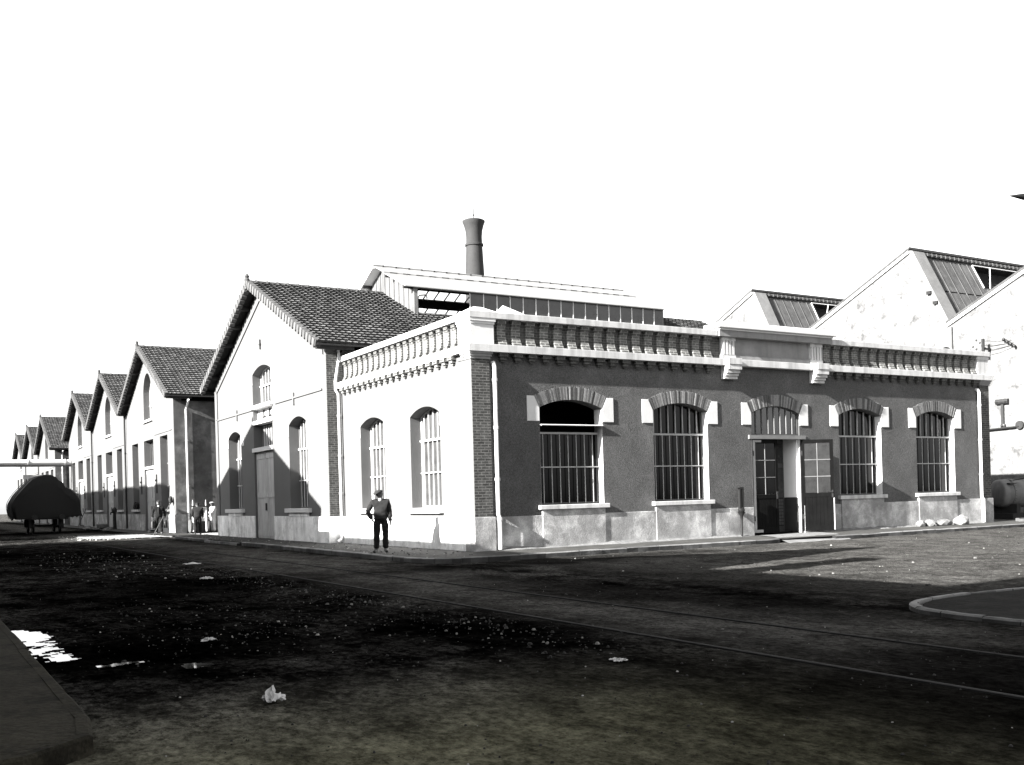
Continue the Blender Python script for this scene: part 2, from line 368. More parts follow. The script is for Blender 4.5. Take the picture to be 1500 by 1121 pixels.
# plinth
mb = MB()
segs = [(.0, 10.05), (12.5, 22.3)]
mb.box(-.05, .6, -.05, .5, -.3, .885); mb.box(21.8, 22.4, -.05, .5, -.3, .885)
mb.box(.6, 10.16, YF-.05, .4, -.3, .875); mb.box(12.42, 21.8, YF-.05, .4, -.3, .875)
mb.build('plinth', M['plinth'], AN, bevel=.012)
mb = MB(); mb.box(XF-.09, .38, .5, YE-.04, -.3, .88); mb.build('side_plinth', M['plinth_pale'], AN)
for i, c in enumerate(WC):
    mb = MB(fR); mb.box(c-HW-.01, c+HW-.02, -.38, .075, -.28, 1.03); mb.build('window_apron', M['plinth'], AN)
    mb = MB(fR); mb.box(c-1.19, c+1.19, -.36, .13, 1.03, 1.155); mb.build('window_sill', M['stone'], AN, bevel=.012)
for c in LC:
    mb = MB(fL); mb.box(c-1.12, c+1.12, -.36, .15, 1.0, 1.15); mb.build('window_sill', M['stone_clean'], AN, bevel=.012)
def impost(f, c, hw, pm, pr=.024, mirror=(-1, 1), wid=.40, zb=3.51, zt=4.215, zs=3.89, cut=.17, name='impost_block'):
    for s in mirror:
        P = [(c+s*hw, zb), (c+s*hw, zs), (c+s*(hw+cut), zt), (c+s*(hw+wid), zt), (c+s*(hw+wid), zb)]
        mb = MB(f); mb.prism(P, 'o', -.03, pr); mb.build(name, pm, AN if f in (fR, fL) else CUR, bevel=.008)
for c in WC+[DC]:
    impost(fR, c, HW+.005, M['stone_clean']); voussoirs(fR, AN, c, HW+.008, 3.892, .24, .375, .018, M['voussoir'])
for c in LC: impost(fL, c, LW+.005, M['stone_clean'], pr=.02)
for c in WC:
    for s in (-1, 1):
        mb = MB(fR); mb.box(c+s*(HW-.006), c+s*(HW+.05), -.385, -.004, 1.16, 3.89); mb.build('window_jamb', M['stone_clean'], AN)
for i, c in enumerate(WC):
    W = glazed(fR, AN, c, HW-.01, 1.16, 3.89, .235, .26, 7 if i < 2 else 6, 3.19, 2.225, M['glass_dark'], M['bar_iron'], M['frame_dark'], skip_top=(i == 0))
    if i == 0:   # top light tipped open
        mb = MB(fR)
        Q = lambda u, o: (u, o, 3.43+(-.04)*(o+.26)/.5)
        for k in range(8):
            u = c-HW+.03+(2*HW-.06)*k/7; mb.tube([Q(u, -.3), Q(u, .05)], .014, 6)
        mb.tube([Q(c-HW+.02, .06), Q(c+HW-.02, .06)], .022, 6); mb.tube([Q(c-HW+.02, -.3), Q(c+HW-.02, -.3)], .02, 6)
        H = mb.build('top_light', M['paint_white'], W)
        mb = MB(fR); mb.prism([(c-HW+.03, -.29), (c+HW-.03, -.29), (c+HW-.03, .05), (c-HW+.03, .05)], 'z', 3.405, 3.411); mb.build('pane', M['glass_dusty'], W)
for c in LC:
    glazed(fL, AN, c, LW-.01, 1.16, 3.89, .235, .36, 6, 3.17, 2.2, M['glass_lit'], M['paint_white'], M['paint_white'], bar_o=.03)
# lintel and fanlight
mb = MB(fR); mb.box(DC-1.22, DC+1.31, -.12, .06, 3.06, 3.185); mb.build('lintel', M['coping_grey'], AN)
H = arch_hole(DC, HW, 3.18, 3.89, .24); Hi = arch_hole(DC, HW-.05, 3.23, 3.87, .235)
mb = MB(fR); mb.plate(H, [Hi], -.05, -.12); FL = mb.build('fanlight', M['frame_dark'], AN)
mb = MB(fR); mb.prism(Hi, 'o', -.085, -.095); mb.build('pane', M['glass_door'], FL)
mb = MB(fR); _, Rr, zc, _ = arc(DC, HW, 3.89, .24)
for k in range(7):
    u = DC-HW+2*HW*(k+1)/8; mb.box(u-.012, u+.012, -.08, -.05, 3.2, zc+math.sqrt(Rr*Rr-(u-DC)**2)-.03)
mb.build('bars', M['coping_grey'], FL)
# door frame, leaves, lobby
mb = MB(fR)
for s in (-1, 1): mb.box(DC+s*(HW-.016), DC+s*(HW+.01), -.16, -.005, -.01, 3.06)
DF = mb.build('door_frame', M['paint_white'], AN)
def leaf(hu, ho, ang, w, flip, parent, glass, tone):
    ca, sa = math.cos(ang), math.sin(ang)
    def f(u, o, z): return fR(hu+u*ca-o*sa*flip, ho+u*sa+o*ca*flip, z) if True else None
    if flip < 0:
        def f(u, o, z): return fR(hu-u*ca, ho+u*sa+o, z)
    mb = MB(f); z0, z1 = .03, 3.04
    mb.box(0, .1, -.03, .03, z0, z1); mb.box(w-.1, w, -.03, .03, z0, z1)
    for a, b in ((z1-.11, z1), (1.14, 1.27), (z0, z0+.17)): mb.box(.1, w-.1, -.029, .029, a, b)
    D = mb.build('door_leaf', M['door_dark'], parent)
    mb = MB(f)
    n = 7
    for k in range(n):
        a = .1+(w-.2)*k/n; mb.box(a+.003, a+(w-.2)/n-.003, -.018, .018, z0+.17, 1.14)
    mb.build('lower_panel', M['door_dark'], D)
    for r in range(3):
        for c in range(2):
            a = .1+(w-.2)*c/2; zb = 1.27+(z1-.11-1.27)*r/3
            mb = MB(f); mb.box(a+.012, a+(w-.2)/2-.012, -.006, .006, zb+.012, zb+(z1-.11-1.27)/3-.012); mb.build('pane', glass, D)
    mb = MB(f); mb.box(w/2-.011, w/2+.011, -.02, .02, 1.27, z1-.11)
    for r in (1, 2): mb.box(.1, w-.1, -.0195, .0195, 1.27+(z1-.11-1.27)*r/3-.011, 1.27+(z1-.11-1.27)*r/3+.011)
    mb.build('glazing_bar', M['coping_grey'], D)
    mb = MB(f); mb.box(w-.085, w-.03, .03, .05, 1.12, 1.36); mb.tube([(w-.06, .05, 1.3), (w-.06, .1, 1.3), (w-.16, .1, 1.3)], .012, 6); mb.build('handle', M['iron_mid'], D)
    for hz in (.5, 2.6):
        mb = MB(f); mb.box(-.01, .05, .03, .045, hz-.08, hz+.08); mb.build('hinge', M['iron_mid'], D)
    if tone:
        mb = MB(f); mb.box(w-.022, w+.004, -.032, .036, .05, 1.1); mb.build('edge_strip', M['paint_white'], D)
    return D
leaf(12.375, -.02, R(31), 1.07, 1, AN, M['glass_door'], True)
L2 = leaf(10.235, -.06, R(1.5), 1.07, 1, AN, M['glass_dark'], False)
mb = MB(fR)
mb.box(10.24, 10.34, -.028, -.022, .05, 3.03); mb.box(11.27, 11.30, -.028, -.020, .05, 3.03); mb.box(10.3, 11.3, -.028, -.021, 2.96, 3.03); mb.box(10.3, 11.3, -.028, -.021, .05, .14)
mb.build('edge_strip', M['bar_iron'], L2)
mb = MB(); mb.box(12.27, 12.36, .19, .80, 1.15, 3.1); mb.build('lobby_wall', M['whitewash'], AN)
mb = MB(); mb.box(12.265, 12.35, .19, .80, .03, 1.149); mb.build('lobby_dado', M['frame_dark'], AN)
mb = MB(); mb.box(9.6, 12.3, .80, .86, .03, 3.1); mb.box(9.6, 9.66, .5, .8, .03, 3.1); mb.box(9.6, 12.36, .5, .9, 3.1, 3.16); mb.build('lobby_partition', M['frame_dark'], AN)
mb = MB()
for a, b in ((.2, 1.15), (1.3, 2.15), (2.3, 2.95)): mb.box(10.9, 12.2, .775, .799, a, b)
ID = mb.build('inner_door', M['glass_dusty'], AN)
mb = MB()
for i in range(10):
    for j in range(8):
        mb.box(11.0+i*.12, 11.1+i*.12, .765, .776, .24+j*.11, .33+j*.11)
mb.build('tile_panel', M['tile_check'], ID)
# cornice, parapet
mb = MB(); mb.box(-.11, 22.46, -.11, .42, 5.34, 5.55); mb.box(-.11, .42, .42, YE+.05, 5.34, 5.55); mb.build('cornice', M['stone'], AN, bevel=.01)
mb = MB()
for a, b in ((-.062, 8.72), (13.76, 22.41)):
    mb = MB(); mb.box(a, b, -.06, .44, 6.25, 6.43); mb.build('parapet_cap', M['stone'], AN, bevel=.012)
mb = MB(); mb.box(-.062, .44, .44, YE-.02, 6.25, 6.43); mb.build('parapet_cap', M['stone'], AN, bevel=.012)
for a, b in ((.7, 9.0), (13.4, 21.7)):
    mb = MB(); mb.box(a, b, .14, .38, 5.55, 6.25); mb.build('parapet_wall', M['brick_dark'], AN)
mb = MB(); mb.box(.14, .38, .7, YE-.03, 5.55, 6.25); mb.build('side_parapet_wall', M['render_pale'], AN)
mb = MB(); mb.box(0, .72, 0, .72, 5.55, 6.1); mb.box(-.02, .74, -.02, .74, 6.1, 6.17); mb.box(-.045, .765, -.045, .765, 6.17, 6.25); mb.build('parapet_pier', M['stone_clean'], AN)
mb = MB(); mb.box(21.72, XE, 0, .6, 5.55, 6.12); mb.box(21.7, XE+.02, -.02, .6, 6.12, 6.25); mb.build('parapet_pier', M['stone'], AN)
mb = MB(); b = .1
P = [(-.06, -.06, 6.43), (.82, -.06, 6.43), (.82, .82, 6.43), (-.06, .82, 6.43), (.26, .26, 6.60), (.5, .26, 6.60), (.5, .5, 6.60), (.26, .5, 6.60)]
mb.add(P, [(0, 1, 5, 4), (1, 2, 6, 5), (2, 3, 7, 6), (3, 0, 4, 7), (4, 5, 6, 7)]); mb.build('pier_top', M['stone_clean'], AN)
mb = MB()
P = [(1.3, .5, 6.44), (2.4, .5, 6.44), (2.4, 1.5, 6.44), (1.3, 1.5, 6.44), (1.62, 1.0, 6.86)]
mb.add(P, [(0, 1, 4), (1, 2, 4), (2, 3, 4), (3, 0, 4), (3, 2, 1, 0)]); mb.box(1.45, 2.25, .62, 1.38, 5.5, 6.44); mb.build('roof_vent', M['stone_clean'], AN)
# balusters (shared mesh) and brackets
def baluster_mesh(m, w=.27):
    mb = MB(lambda u, o, z: (u, -o, z))
    prof = [(-.02, 0), (.15, 0), (.145, .05), (.11, .11), (.075, .19), (.06, .28), (.06, .52), (.085, .53), (.085, .59), (.12, .60), (.12, .67), (.145, .68), (.145, .70), (-.02, .70)]
    mb.prism(prof, 'u', -w/2, w/2); o = mb.build('baluster', m, None); COL.objects.unlink(o); return o
bR, bL = baluster_mesh(M['brick']), baluster_mesh(M['brick'], .22)
kR = MB(lambda u, o, z: (u, -o, z)); kR.box(-.14, .14, -.02, .16, 5.24, 5.34); kR.box(-.09, .09, -.02, .11, 5.15, 5.24); kR.box(-.06, .06, -.02, .07, 5.10, 5.15)
def place(src, x, y, z, rz, parent):
    c = src.copy(); COL.objects.link(c); c.parent = parent; c.location = Vector((x, y, z))-ORG[parent.name]; c.rotation_euler = (0, 0, rz); return c
kRo = kR.build('cornice_bracket', M['brick_dark'], None); COL.objects.unlink(kRo)
kLo = kRo.copy(); kLo.data = kRo.data.copy(); kLo.data.materials[0] = M['brick']
xs = [1.0+.462*i for i in range(17)]+[13.68+.462*i for i in range(18)]
for x in xs:
    if x < 8.85 or x > 13.5: place(bR, x, .14, 5.55, 0, AN)
    if x < 8.85 or x > 13.6: place(kRo, x, YF, 0, 0, AN)
for i in range(19):
    y = 1.08+.455*i
    place(bL, .14, y, 5.55, R(-90), AN); place(kLo, XF, y, 0, R(-90), AN)
# centre piece over the door
mb = MB(); mb.box(8.95, 13.55, .10, .38, 5.56, 6.25); mb.build('centre_panel', M['panel'], AN)
mb = MB(); mb.box(9.5, 12.88, .02, .1, 5.56, 5.68); mb.box(9.5, 12.88, .06, .1, 5.68, 5.72); mb.build('panel_ledge', M['panel'], AN)
for x in (9.22, 13.12):
    mb = MB(); mb.box(x-.26, x+.26, .04, .1, 5.56, 6.25); mb.box(x-.29, x+.29, .0, .1, 5.56, 5.70); mb.box(x-.29, x+.29, .0, .1, 6.14, 6.25)
    for k in range(4): mb.box(x-.235+k*.127, x-.235+k*.127+.078, -.01, .04, 5.70, 6.14)
    mb.build('fluted_pilaster', M['stone'], AN)
    mb = MB(); mb.box(x-.27, x+.27, -.30, YF, 5.36, 5.56); mb.box(x-.27, x+.27, -.28, YF, 5.2, 5.355); mb.box(x-.27, x+.27, -.2, YF, 5.1, 5.2); mb.box(x-.27, x+.27, -.13, YF, 5.02, 5.1); mb.box(x-.27, x+.27, -.07, YF, 4.93, 5.02)
    mb.build('corbel', M['stone'], AN, bevel=.006)
mb = MB(); mb.box(8.74, 13.74, -.12, .44, 6.25, 6.44); mb.build('centre_fascia', M['panel'], AN)
mb = MB(); mb.box(8.72, 13.76, -.16, .46, 6.44, 6.50); mb.box(8.64, 13.84, -.24, .5, 6.50, 6.64); mb.box(8.9, 13.6, -.1, .4, 6.64, 6.72); mb.build('centre_coping', M['stone_clean'], AN, bevel=.012)
# downpipes
def pipe(pts, r, parent, collars, m='paint_white', name='downpipe'):
    mb = MB(); mb.tube(pts, r, 12); o = mb.build(name, M[m], parent, smooth=True)
    mb = MB()
    for c in collars: mb.lathe(c, [(r*.9, -.04), (r*1.3, -.04), (r*1.3, .04), (r*.9, .04)], 12)
    mb.build('collar', M[m], o, smooth=True)
    return o
pipe([(.70, .2, 5.08), (.70, .02, 5.06), (.70, -.03, 4.95), (.70, -.03, .95), (.70, -.10, .85), (.70, -.10, .0)], .056, AN, [(.70, -.03, z) for z in (4.6, 3.3, 1.9)]+[(.70, -.10, .82)])
pipe([(21.72, .2, 5.0), (21.72, .02, 4.98), (21.72, -.03, 4.88), (21.72, -.03, .95), (21.72, -.10, .85), (21.72, -.10, .0)], .056, AN, [(21.72, -.03, z) for z in (4.4, 3.1, 1.8)])
pipe([(-.02, 9.64, 6.9), (-.03, 9.6, 6.35), (-.17, 9.6, 5.6), (-.17, 9.6, 5.3), (-.08, 9.58, 5.15), (-.08, 9.58, .3), (-.16, 9.5, .1), (-.35, 9.35, .02)], .052, AN, [(-.08, 9.58, z) for z in (4.4, 3.0, 1.7)])

# ------------------------------------------------------------------ roofs of tiles
def tile_slope(name, parent, u0, u1, top, bot, m=None, tw=.235, th=.335, fine=True):
    """u along the ridge (X); top/bot = (y,z) of ridge and eave lines; real tile relief"""
    mb = MB(); t = Vector((0, top[0], top[1])); b = Vector((0, bot[0], bot[1])); d = (b-t); Ls = d.length; d.normalize()
    n = Vector((1, 0, 0)).cross(d); n = n if n.z > 0 else -n
    nr = int(Ls/th); nc = int((u1-u0)/tw); th = Ls/nr; tw = (u1-u0)/nc
    prof = [(0, .0), (.12, .022), (.30, .022), (.42, .003), (.70, .0), (.82, .010), (.93, .0)] if fine else [(0, 0), (.2, .03), (.5, 0)]
    cols = [(u0+(c+p)*tw, h, c) for c in range(nc) for p, h in prof]+[(u1, 0, nc-1)]
    W = len(cols); vs = []; fs = []; tn = []
    for r in range(nr):
        jit = [random.uniform(-.006, .008) for _ in range(nc)]
        for q, lift in ((0.0, .008), (.975, .070), (1.0, -.006)):
            for u, h, c in cols:
                p = t+d*((r+q)*th)+n*(lift+h*(1 if q < 1 else .5)+jit[c]*q+.03*noise.noise(Vector((u*.35, (r+q)*.13, top[0])))-.006); vs.append((u, p.y, p.z))
    for r in range(nr):
        tones = [random.choice((.45, .7, .85, 1, 1, 1.1, 1.25, 1.6)) for _ in range(nc)]
        for k in (0, 1):
            base = (r*3+k)*W
            for i in range(W-1):
                fs.append((base+i, base+i+1, base+W+i+1, base+W+i)); tn.append(tones[cols[i][2]] if k == 0 else .3)
    mb.v = vs; mb.fc = fs; mb.t = tn
    o = mb.build(name, m or M['tile'], parent, recalc=False)
    me = o.data
    if me.polygons[0].normal.z < 0: me.flip_normals()
    return o
def verge(parent, x, top, bot, w=.16, h=.24):
    """ornate end tiles along the sloping edge of a gable roof"""
    t = Vector((0, top[0], top[1])); b = Vector((0, bot[0], bot[1])); d = b-t; L = d.length; d.normalize()
    n = Vector((1, 0, 0)).cross(d); n = n if n.z > 0 else -n
    k = int(L/.335); st = L/k; mb = MB()
    for i in range(k):
        p = t+d*(i*st)
        for (a0, a1, hh, xx, to) in ((0, st*.60, h, x-.05, 1.7), (st*.63, st*.97, h*.7, x-.03, .8)):
            q = [p+d*a0+n*.075, p+d*a1+n*.06, p+d*a1-n*hh, p+d*a0-n*hh*.92]
            vs = [(xx, v.y, v.z) for v in q]+[(x+w, v.y, v.z) for v in q]
            mb.add(vs, [(0, 1, 2, 3), (7, 6, 5, 4), (0, 4, 5, 1), (1, 5, 6, 2), (2, 6, 7, 3), (3, 7, 4, 0)], to*random.uniform(.85, 1.15))
    return mb.build('verge_tiles', M['verge'], parent)
def ridge(parent, y, z, x0, x1):
    mb = MB(); n = int((x1-x0)/.42)
    for i in range(n):
        a = x0+(x1-x0)*i/n; b = x0+(x1-x0)*(i+1)/n
        for (p, q, rr) in ((a, b-.05, .10), (b-.07, b, .125)):
            vs = []
            for xx in (p, q):
                for k in range(7):
                    an = math.pi*k/6; vs.append((xx, y+math.cos(an)*rr*1.2, z+.02+math.sin(an)*rr))
            fs = [(k, k+1, 8+k, 7+k) for k in range(6)]+[tuple(range(7)), tuple(range(7, 14))[::-1]]
            mb.add(vs, fs, random.uniform(.7, 1.2) if rr < .11 else 1.6)
    return mb.build('ridge_tiles', M['tile'], parent)
def roof(parent, x0, x1, yc, zr, yr, zer, yl, zel, well=None):
    """yr/zer: eave on the -Y side, yl/zel: eave on the +Y side"""
    runs = [(x0+.02, x1, 0)] if not well else [(x0+.02, well[0], 0), (well[0], well[1], well[2]), (well[1], x1, 0)]
    mb = MB()
    for a, b, hw in runs:
        for ye, ze, fn in ((yr, zer, True), (yl, zel, False)):
            t = hw/abs(ye-yc); top = (yc+(ye-yc)*t, zr+(ze-zr)*t)
            tile_slope('roof_slope', parent, a, b, top, (ye, ze), fine=fn, **({} if fn else dict(tw=.47, th=.67)))
            mb.prism([(ye, ze-.02), (top[0], top[1]-.02), (top[0], top[1]-.10), (ye, ze-.09)], 'u', a, b-.002)
    mb.build('roof_boards', M['timber_dark'], parent)
    for (ye, ze) in ((yr, zer), (yl, zel)):
        for k in range(7):
            t = .02+.16*k; y = yc+(ye-yc)*t; z = zr+(ze-zr)*t-.10
            mb = MB(); mb.box(x0+.03, x0+1.4, y-.07, y+.07, z-.17, z); mb.build('purlin', M['timber_dark'], parent)
    verge(parent, x0, (yc, zr), (yr, zer)); verge(parent, x0, (yc, zr), (yl, zel)); ridge(parent, yc, zr-.035, x0, well[0] if well else x1)
    mb = MB(); mb.lathe((x0+.02, yc, zr), [(.10, -.1), (.12, .1), (.07, .16), (.10, .22), (.05, .32)], 10); mb.build('ridge_finial', M['verge'], parent, smooth=True)

def lantern(parent, yc, zr, x0, x1, slope, open_to):
    """glazed ridge lantern with white sheet roof"""
    top = zr+1.16; ya, yb = yc-3.1, yc+3.1; zw = zr-slope*3.1-.02; ze = top-.445*3.1
    fx = lambda u, o, z: (u, o, z)
    # end wall of white vertical boards
    mb = MB()
    n = 26
    for i in range(n):
        a = ya+(yb-ya)*i/n; b = ya+(yb-ya)*(i+1)/n-.03; dx = 0.0 if i % 2 else .012
        za, zb2 = top-.445*abs(a-yc)-.03, top-.445*abs(b-yc)-.03
        mb.prism([(a, zr-slope*abs(a-yc)-.1), (b, zr-slope*abs(b-yc)-.1), (b, zb2), (a, za)], 'u', x0+.45-dx, x0+.5)
    mb.build('lantern_end', M['lantern_board'], parent)
    mb = MB(); mb.prism([(ya, zw), (yb, zw), (yb, ze), (yc, top-.05), (ya, ze)], 'u', x1-.1, x1); mb.build('lantern_end', M['lantern_board'], parent)
    # sheet roof: near slope in lapped sheets, far slope with two glazed strips
    mb = MB(); n = int((x1-x0)/1.1)
    for i in range(n):
        a = x0+(x1-x0)*i/n; b = x0+(x1-x0)*(i+1)/n
        for (t0, t1, lift) in ((0, .36, .035), (.34, 1.06, .0)):
            p = [(yc-3.1*t0, top-1.38*t0+lift), (yc-3.1*t1, top-1.38*t1+lift)]
            mb.prism([p[0], p[1], (p[1][0], p[1][1]-.03), (p[0][0], p[0][1]-.03)], 'u', a, b-.012)
    mb.build('lantern_roof', M['zinc'], parent)
    mb = MB(); x = x0+.3
    while x < x1-.5:
        t = .36; y = yc-3.1*t; z = top-1.38*t
        mb.box(x, x+.34, y-.03, y-.005, z-.02, z+.035)
        mb.box(x+.1, x+.16, yc-.16, yc-.1, top-.05, top+.05); x += .62
    mb.build('lap_clips', M['iron_mid'], parent)
    mb = MB()
    def far(t0, t1, a, b): mb.prism([(yc+3.1*t0, top-1.38*t0), (yc+3.1*t1, top-1.38*t1), (yc+3.1*t1, top-1.38*t1-.05), (yc+3.1*t0, top-1.38*t0-.05)], 'u', a, b)
    xo = open_to+4.5
    far(.02, 1.06, x0, x0+.47); mb.build('far_roof', M['whitewash'], parent)
    mb = MB(); far(.02, .40, x0+.47, xo); far(.60, .80, x0+.47, xo); far(.02, 1.06, xo, x1)
    mb.build('far_roof', M['timber_dark'], parent)
    mb = MB()
    x = x0+.5
    while x < xo:
        far(.40, .60, x, x+.06); far(.80, 1.06, x, x+.06); x += .55
    mb.build('roof_bar', M['timber_dark'], parent)
    mb = MB(); mb.tube([(x0, yc, top+.03), (x1, yc, top+.03)], .06, 8); mb.build('lantern_ridge', M['coping_grey'], parent)
    mb = MB()
    for t in (.4, .98):
        mb.box(x0+.02, x0+.6, yc-3.1*t-.06, yc-3.1*t+.06, top-1.38*t-.16, top-1.38*t-.035)
        mb.box(x0+.02, x0+.6, yc+3.1*t-.06, yc+3.1*t+.06, top-1.38*t-.16, top-1.38*t-.055)
    mb.build('purlin_end', M['timber_dark'], parent)
    # clerestory
    for yy, full in ((ya, False), (yb, True)):
        mb = MB(); mb.box(x0+.45, x0+.62, yy-.05, yy+.05, zw-.1, ze-.06); mb.box(x0+.6, x1, yy-.04, yy+.04, zw-.1, zw+.09); mb.box(x0+.6, x1, yy-.04, yy+.04, ze-.12, ze-.04)
        mb.build('clerestory_frame', M['coping_grey'], parent)
        mb = MB(); mb.box((x0+.7) if full else open_to, x1-.1, yy-.01, yy+.01, zw+.09, ze-.12); G = mb.build('clerestory_glass', M['glass_dusty'], parent)
        mb = MB(); x = open_to
        while x < x1: mb.box(x, x+.035, yy-.035, yy-.012, zw+.09, ze-.12); x += .66
        mb.build('glazing_bar', M['paint_white'], G)

# ------------------------------------------------------------------ first gabled hall
XG = -.46
HA = thing('gabled_workshop', 'nearest gabled workshop, tiled roof with white ridge lantern and tall grey double door', 'building', (XG, 17.1, 0)); CUR = HA
fG = facade('L', XG)
y0, y1, yc = 9.72, 24.45, 17.1; ZR = 10.45; sl = (ZR-6.85)/(17.1-9.1)
zat = lambda y: ZR-.10-sl*abs(y-yc)
out = [(y0, -.3), (y0, zat(y0)), (yc, zat(yc)), (y1, zat(y1)), (y1, -.3)]
GW = [12.87, 21.43]
hs = [arch_hole(c, 1.03, 1.05, 4.36, .28) for c in GW]+[arch_hole(yc+.1, 1.3, -.2, 6.82, .28)]
mb = MB(fG); mb.plate(out, hs, 0, -.45); mb.build('gable_wall', M['render_pale'], HA)
mb = MB(); mb.box(XG+.45, 24, y1-.4, y1, -.3, 6.75); mb.build('far_side_wall', M['render_alley'], HA)
mb = MB(); mb.box(XG+.004, XG+.6, y0-.02, y0+.4, .9, 6.62); mb.build('side_pier', M['brick_pier'], HA)
mb = MB(); mb.box(XG+.6, 24, y0-.005, y0+.4, -.3, 6.72); mb.build('near_side_wall', M['render_dark'], HA)
mb = MB(); mb.plate([(y0, -.3), (y0, 6.7), (yc, ZR-.12), (y1, 6.7), (y1, -.3)], [], 0, .1); mb.v = [(23.9+v[1], v[0], v[2]) if False else (23.9+v[1], v[0], v[2]) for v in mb.v]; mb.build('back_wall', M['render_alley'], HA)
mb = MB(); mb.box(XG+.7, XG+.75, y0+.4, y1-.4, 0, 9.0); mb.v = [(max(v[0], XG+.7), v[1], min(v[2], zat(v[1])-.25)) for v in mb.v]; mb.build('inner_screen', M['void'], HA)
mb = MB(fG)
mb.box(y0-.035, yc+.1-1.36, -.44, .06, -.3, .9); mb.box(yc+.1+1.36, y1+.03, -.44, .06, -.3, .9); mb.box(y0-.03, y0+.4, -1.05, .058, -.3, .9)
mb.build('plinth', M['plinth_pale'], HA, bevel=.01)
for c in GW:
    mb = MB(fG); mb.box(c-1.33, c+1.33, -.36, .16, 1.04, 1.2); mb.build('window_sill', M['stone_clean'], HA, bevel=.01)
    mb = MB(fG); mb.box(c-1.05, c+1.05, -.36, .08, .9, 1.04); mb.build('window_apron', M['plinth_pale'], HA)
    glazed(fG, HA, c, 1.02, 1.2, 4.36, .275, .40, 6, 3.45, 2.25, M['glass_lit'], M['paint_white'], M['coping_grey'], bar_o=.03)
    for s in (-1, 1):
        mb = MB(fG); mb.prism([(c+s*1.035, 3.95), (c+s*1.035, 4.36), (c+s*1.2, 4.75), (c+s*1.48, 4.75), (c+s*1.48, 3.95)], 'o', -.03, .022); mb.build('impost_block', M['stone_clean'], HA)
dc = yc+.1
for s in (-1, 1):
    mb = MB(fG); mb.prism([(dc+s*1.305, 6.4), (dc+s*1.305, 6.82), (dc+s*1.45, 7.2), (dc+s*1.75, 7.2), (dc+s*1.75, 6.4)], 'o', -.03, .022); mb.build('impost_block', M['stone_clean'], HA)
glazed(fG, HA, dc, 1.29, 5.5, 6.82, .275, .36, 6, 6.35, None, M['glass_lit'], M['paint_white'], M['paint_white'], bar_o=.03)
mb = MB(fG); mb.box(dc-1.42, dc+1.42, -.4, .13, 5.36, 5.5); mb.build('window_sill', M['stone_clean'], HA)
mb = MB(fG); mb.box(dc-1.3, dc+1.3, -.4, -.2, 4.86, 5.36); 
mb.build('spandrel', M['stone_clean'], HA)
mb = MB(fG)
for k in (-.45, .35): mb.box(dc+k-.03, dc+k+.03, -.2, -.14, 4.98, 5.30); mb.box(dc+k-.28, dc+k+.28, -.2, -.16, 4.98, 5.03)
mb.build('hanger_bracket', M['iron_dark'], HA)
mb = MB(fG); mb.box(dc-1.4, dc+1.4, -.4, .05, 4.72, 4.86); mb.box(dc-1.4, dc+1.4, -.4, .06, 3.57, 3.74); mb.build('transom', M['stone_clean'], HA)
def rect_window(f, parent, uc, a, z0, z1, od, nb, glass, framem, barm, zt=()):
    mb = MB(f); w = .06; mb.plate([(uc-a-.01, z0), (uc-a-.01, z1), (uc+a+.01, z1), (uc+a+.01, z0)], [[(uc-a+w, z0+w), (uc-a+w, z1-w), (uc+a-w, z1-w), (uc+a-w, z0+w)]], -od, -od-.07)
    W = mb.build('window', framem, parent)
    mb = MB(f); mb.box(uc-a+w, uc+a-w, -od-.055, -od-.045, z0+w, z1-w); mb.build('pane', glass, W)
    mb = MB(f)
    for i in range(nb):
        u = uc-a+2*a*(i+1)/(nb+1); mb.box(u-.017, u+.017, -od-.03, -od+.02, z0+w, z1-w)
    for z in zt: mb.box(uc-a+w, uc+a-w, -od-.029, -od+.024, z-.025, z+.025)
    mb.build('bars', barm, W); return W
rect_window(fG, HA, dc, 1.29, 3.74, 4.72, .36, 7, M['glass_lit'], M['coping_grey'], M['paint_white'])
def plank_door(f, parent, uc, a, z0, z1, od, m):
    for s in (-1, 1):
        mb = MB(f); u0, u1 = sorted((uc+s*.008, uc+s*a)); n = 6
        for k in range(n):
            p = u0+(u1-u0)*k/n; mb.box(p+.004, p+(u1-u0)/n-.004, -od-.04, -od, z0, z1)
        D = mb.build('door_leaf', m, parent)
        mb = MB(f)
        for z in (z0+.1, (z0+z1)/2-.12, z1-.3): mb.box(u0+.01, u1-.01, -od, -od+.025, z, z+.2)
        mb.box(u0+.01, u0+.13, -od, -od+.022, z0+.02, z1-.02); mb.box(u1-.13, u1-.01, -od, -od+.022, z0+.02, z1-.02)
        mb.build('ledge', m, D)
        mb = MB(f); mb.box(uc+s*.05-.02, uc+s*.05+.02, -od+.025, -od+.06, z0+1.15, z0+1.45); mb.build('handle', M['iron_dark'], D)
plank_door(fG, HA, dc, 1.27, -.02, 3.57, .1, M['door_grey'])
# string course and gable trim
mb = MB(fG)
mb.box(y0+.4, dc-1.75, -.02, .05, 5.34, 5.40); mb.box(dc+1.42, y1-.2, -.02, .05, 5.34, 5.40)
for u in (13.2, 20.9): mb.box(u-.06, u+.06, -.02, .055, 5.1, 5.56)
mb.build('string_course', M['render_pale'], HA)
mb = MB(fG)
for s in (-1, 1):
    ye = y0+.2 if s < 0 else y1-.2
    mb.prism([(yc, zat(yc)-.25), (ye, zat(ye)-.25), (ye, zat(ye)-.55), (yc, zat(yc)-.62)], 'o', -.02, .05)
mb.box(y1-.35, y1+.02, -.02, .05, .9, zat(y1)-.3)
mb.build('gable_trim', M['render_pale'], HA)
mb = MB(fG); mb.box(dc-.03, dc+.03, 0, .05, 7.75, 8.15); mb.box(dc-.08, dc+.08, 0, .06, 7.92, 7.98); mb.build('wall_tie', M['iron_dark'], HA)
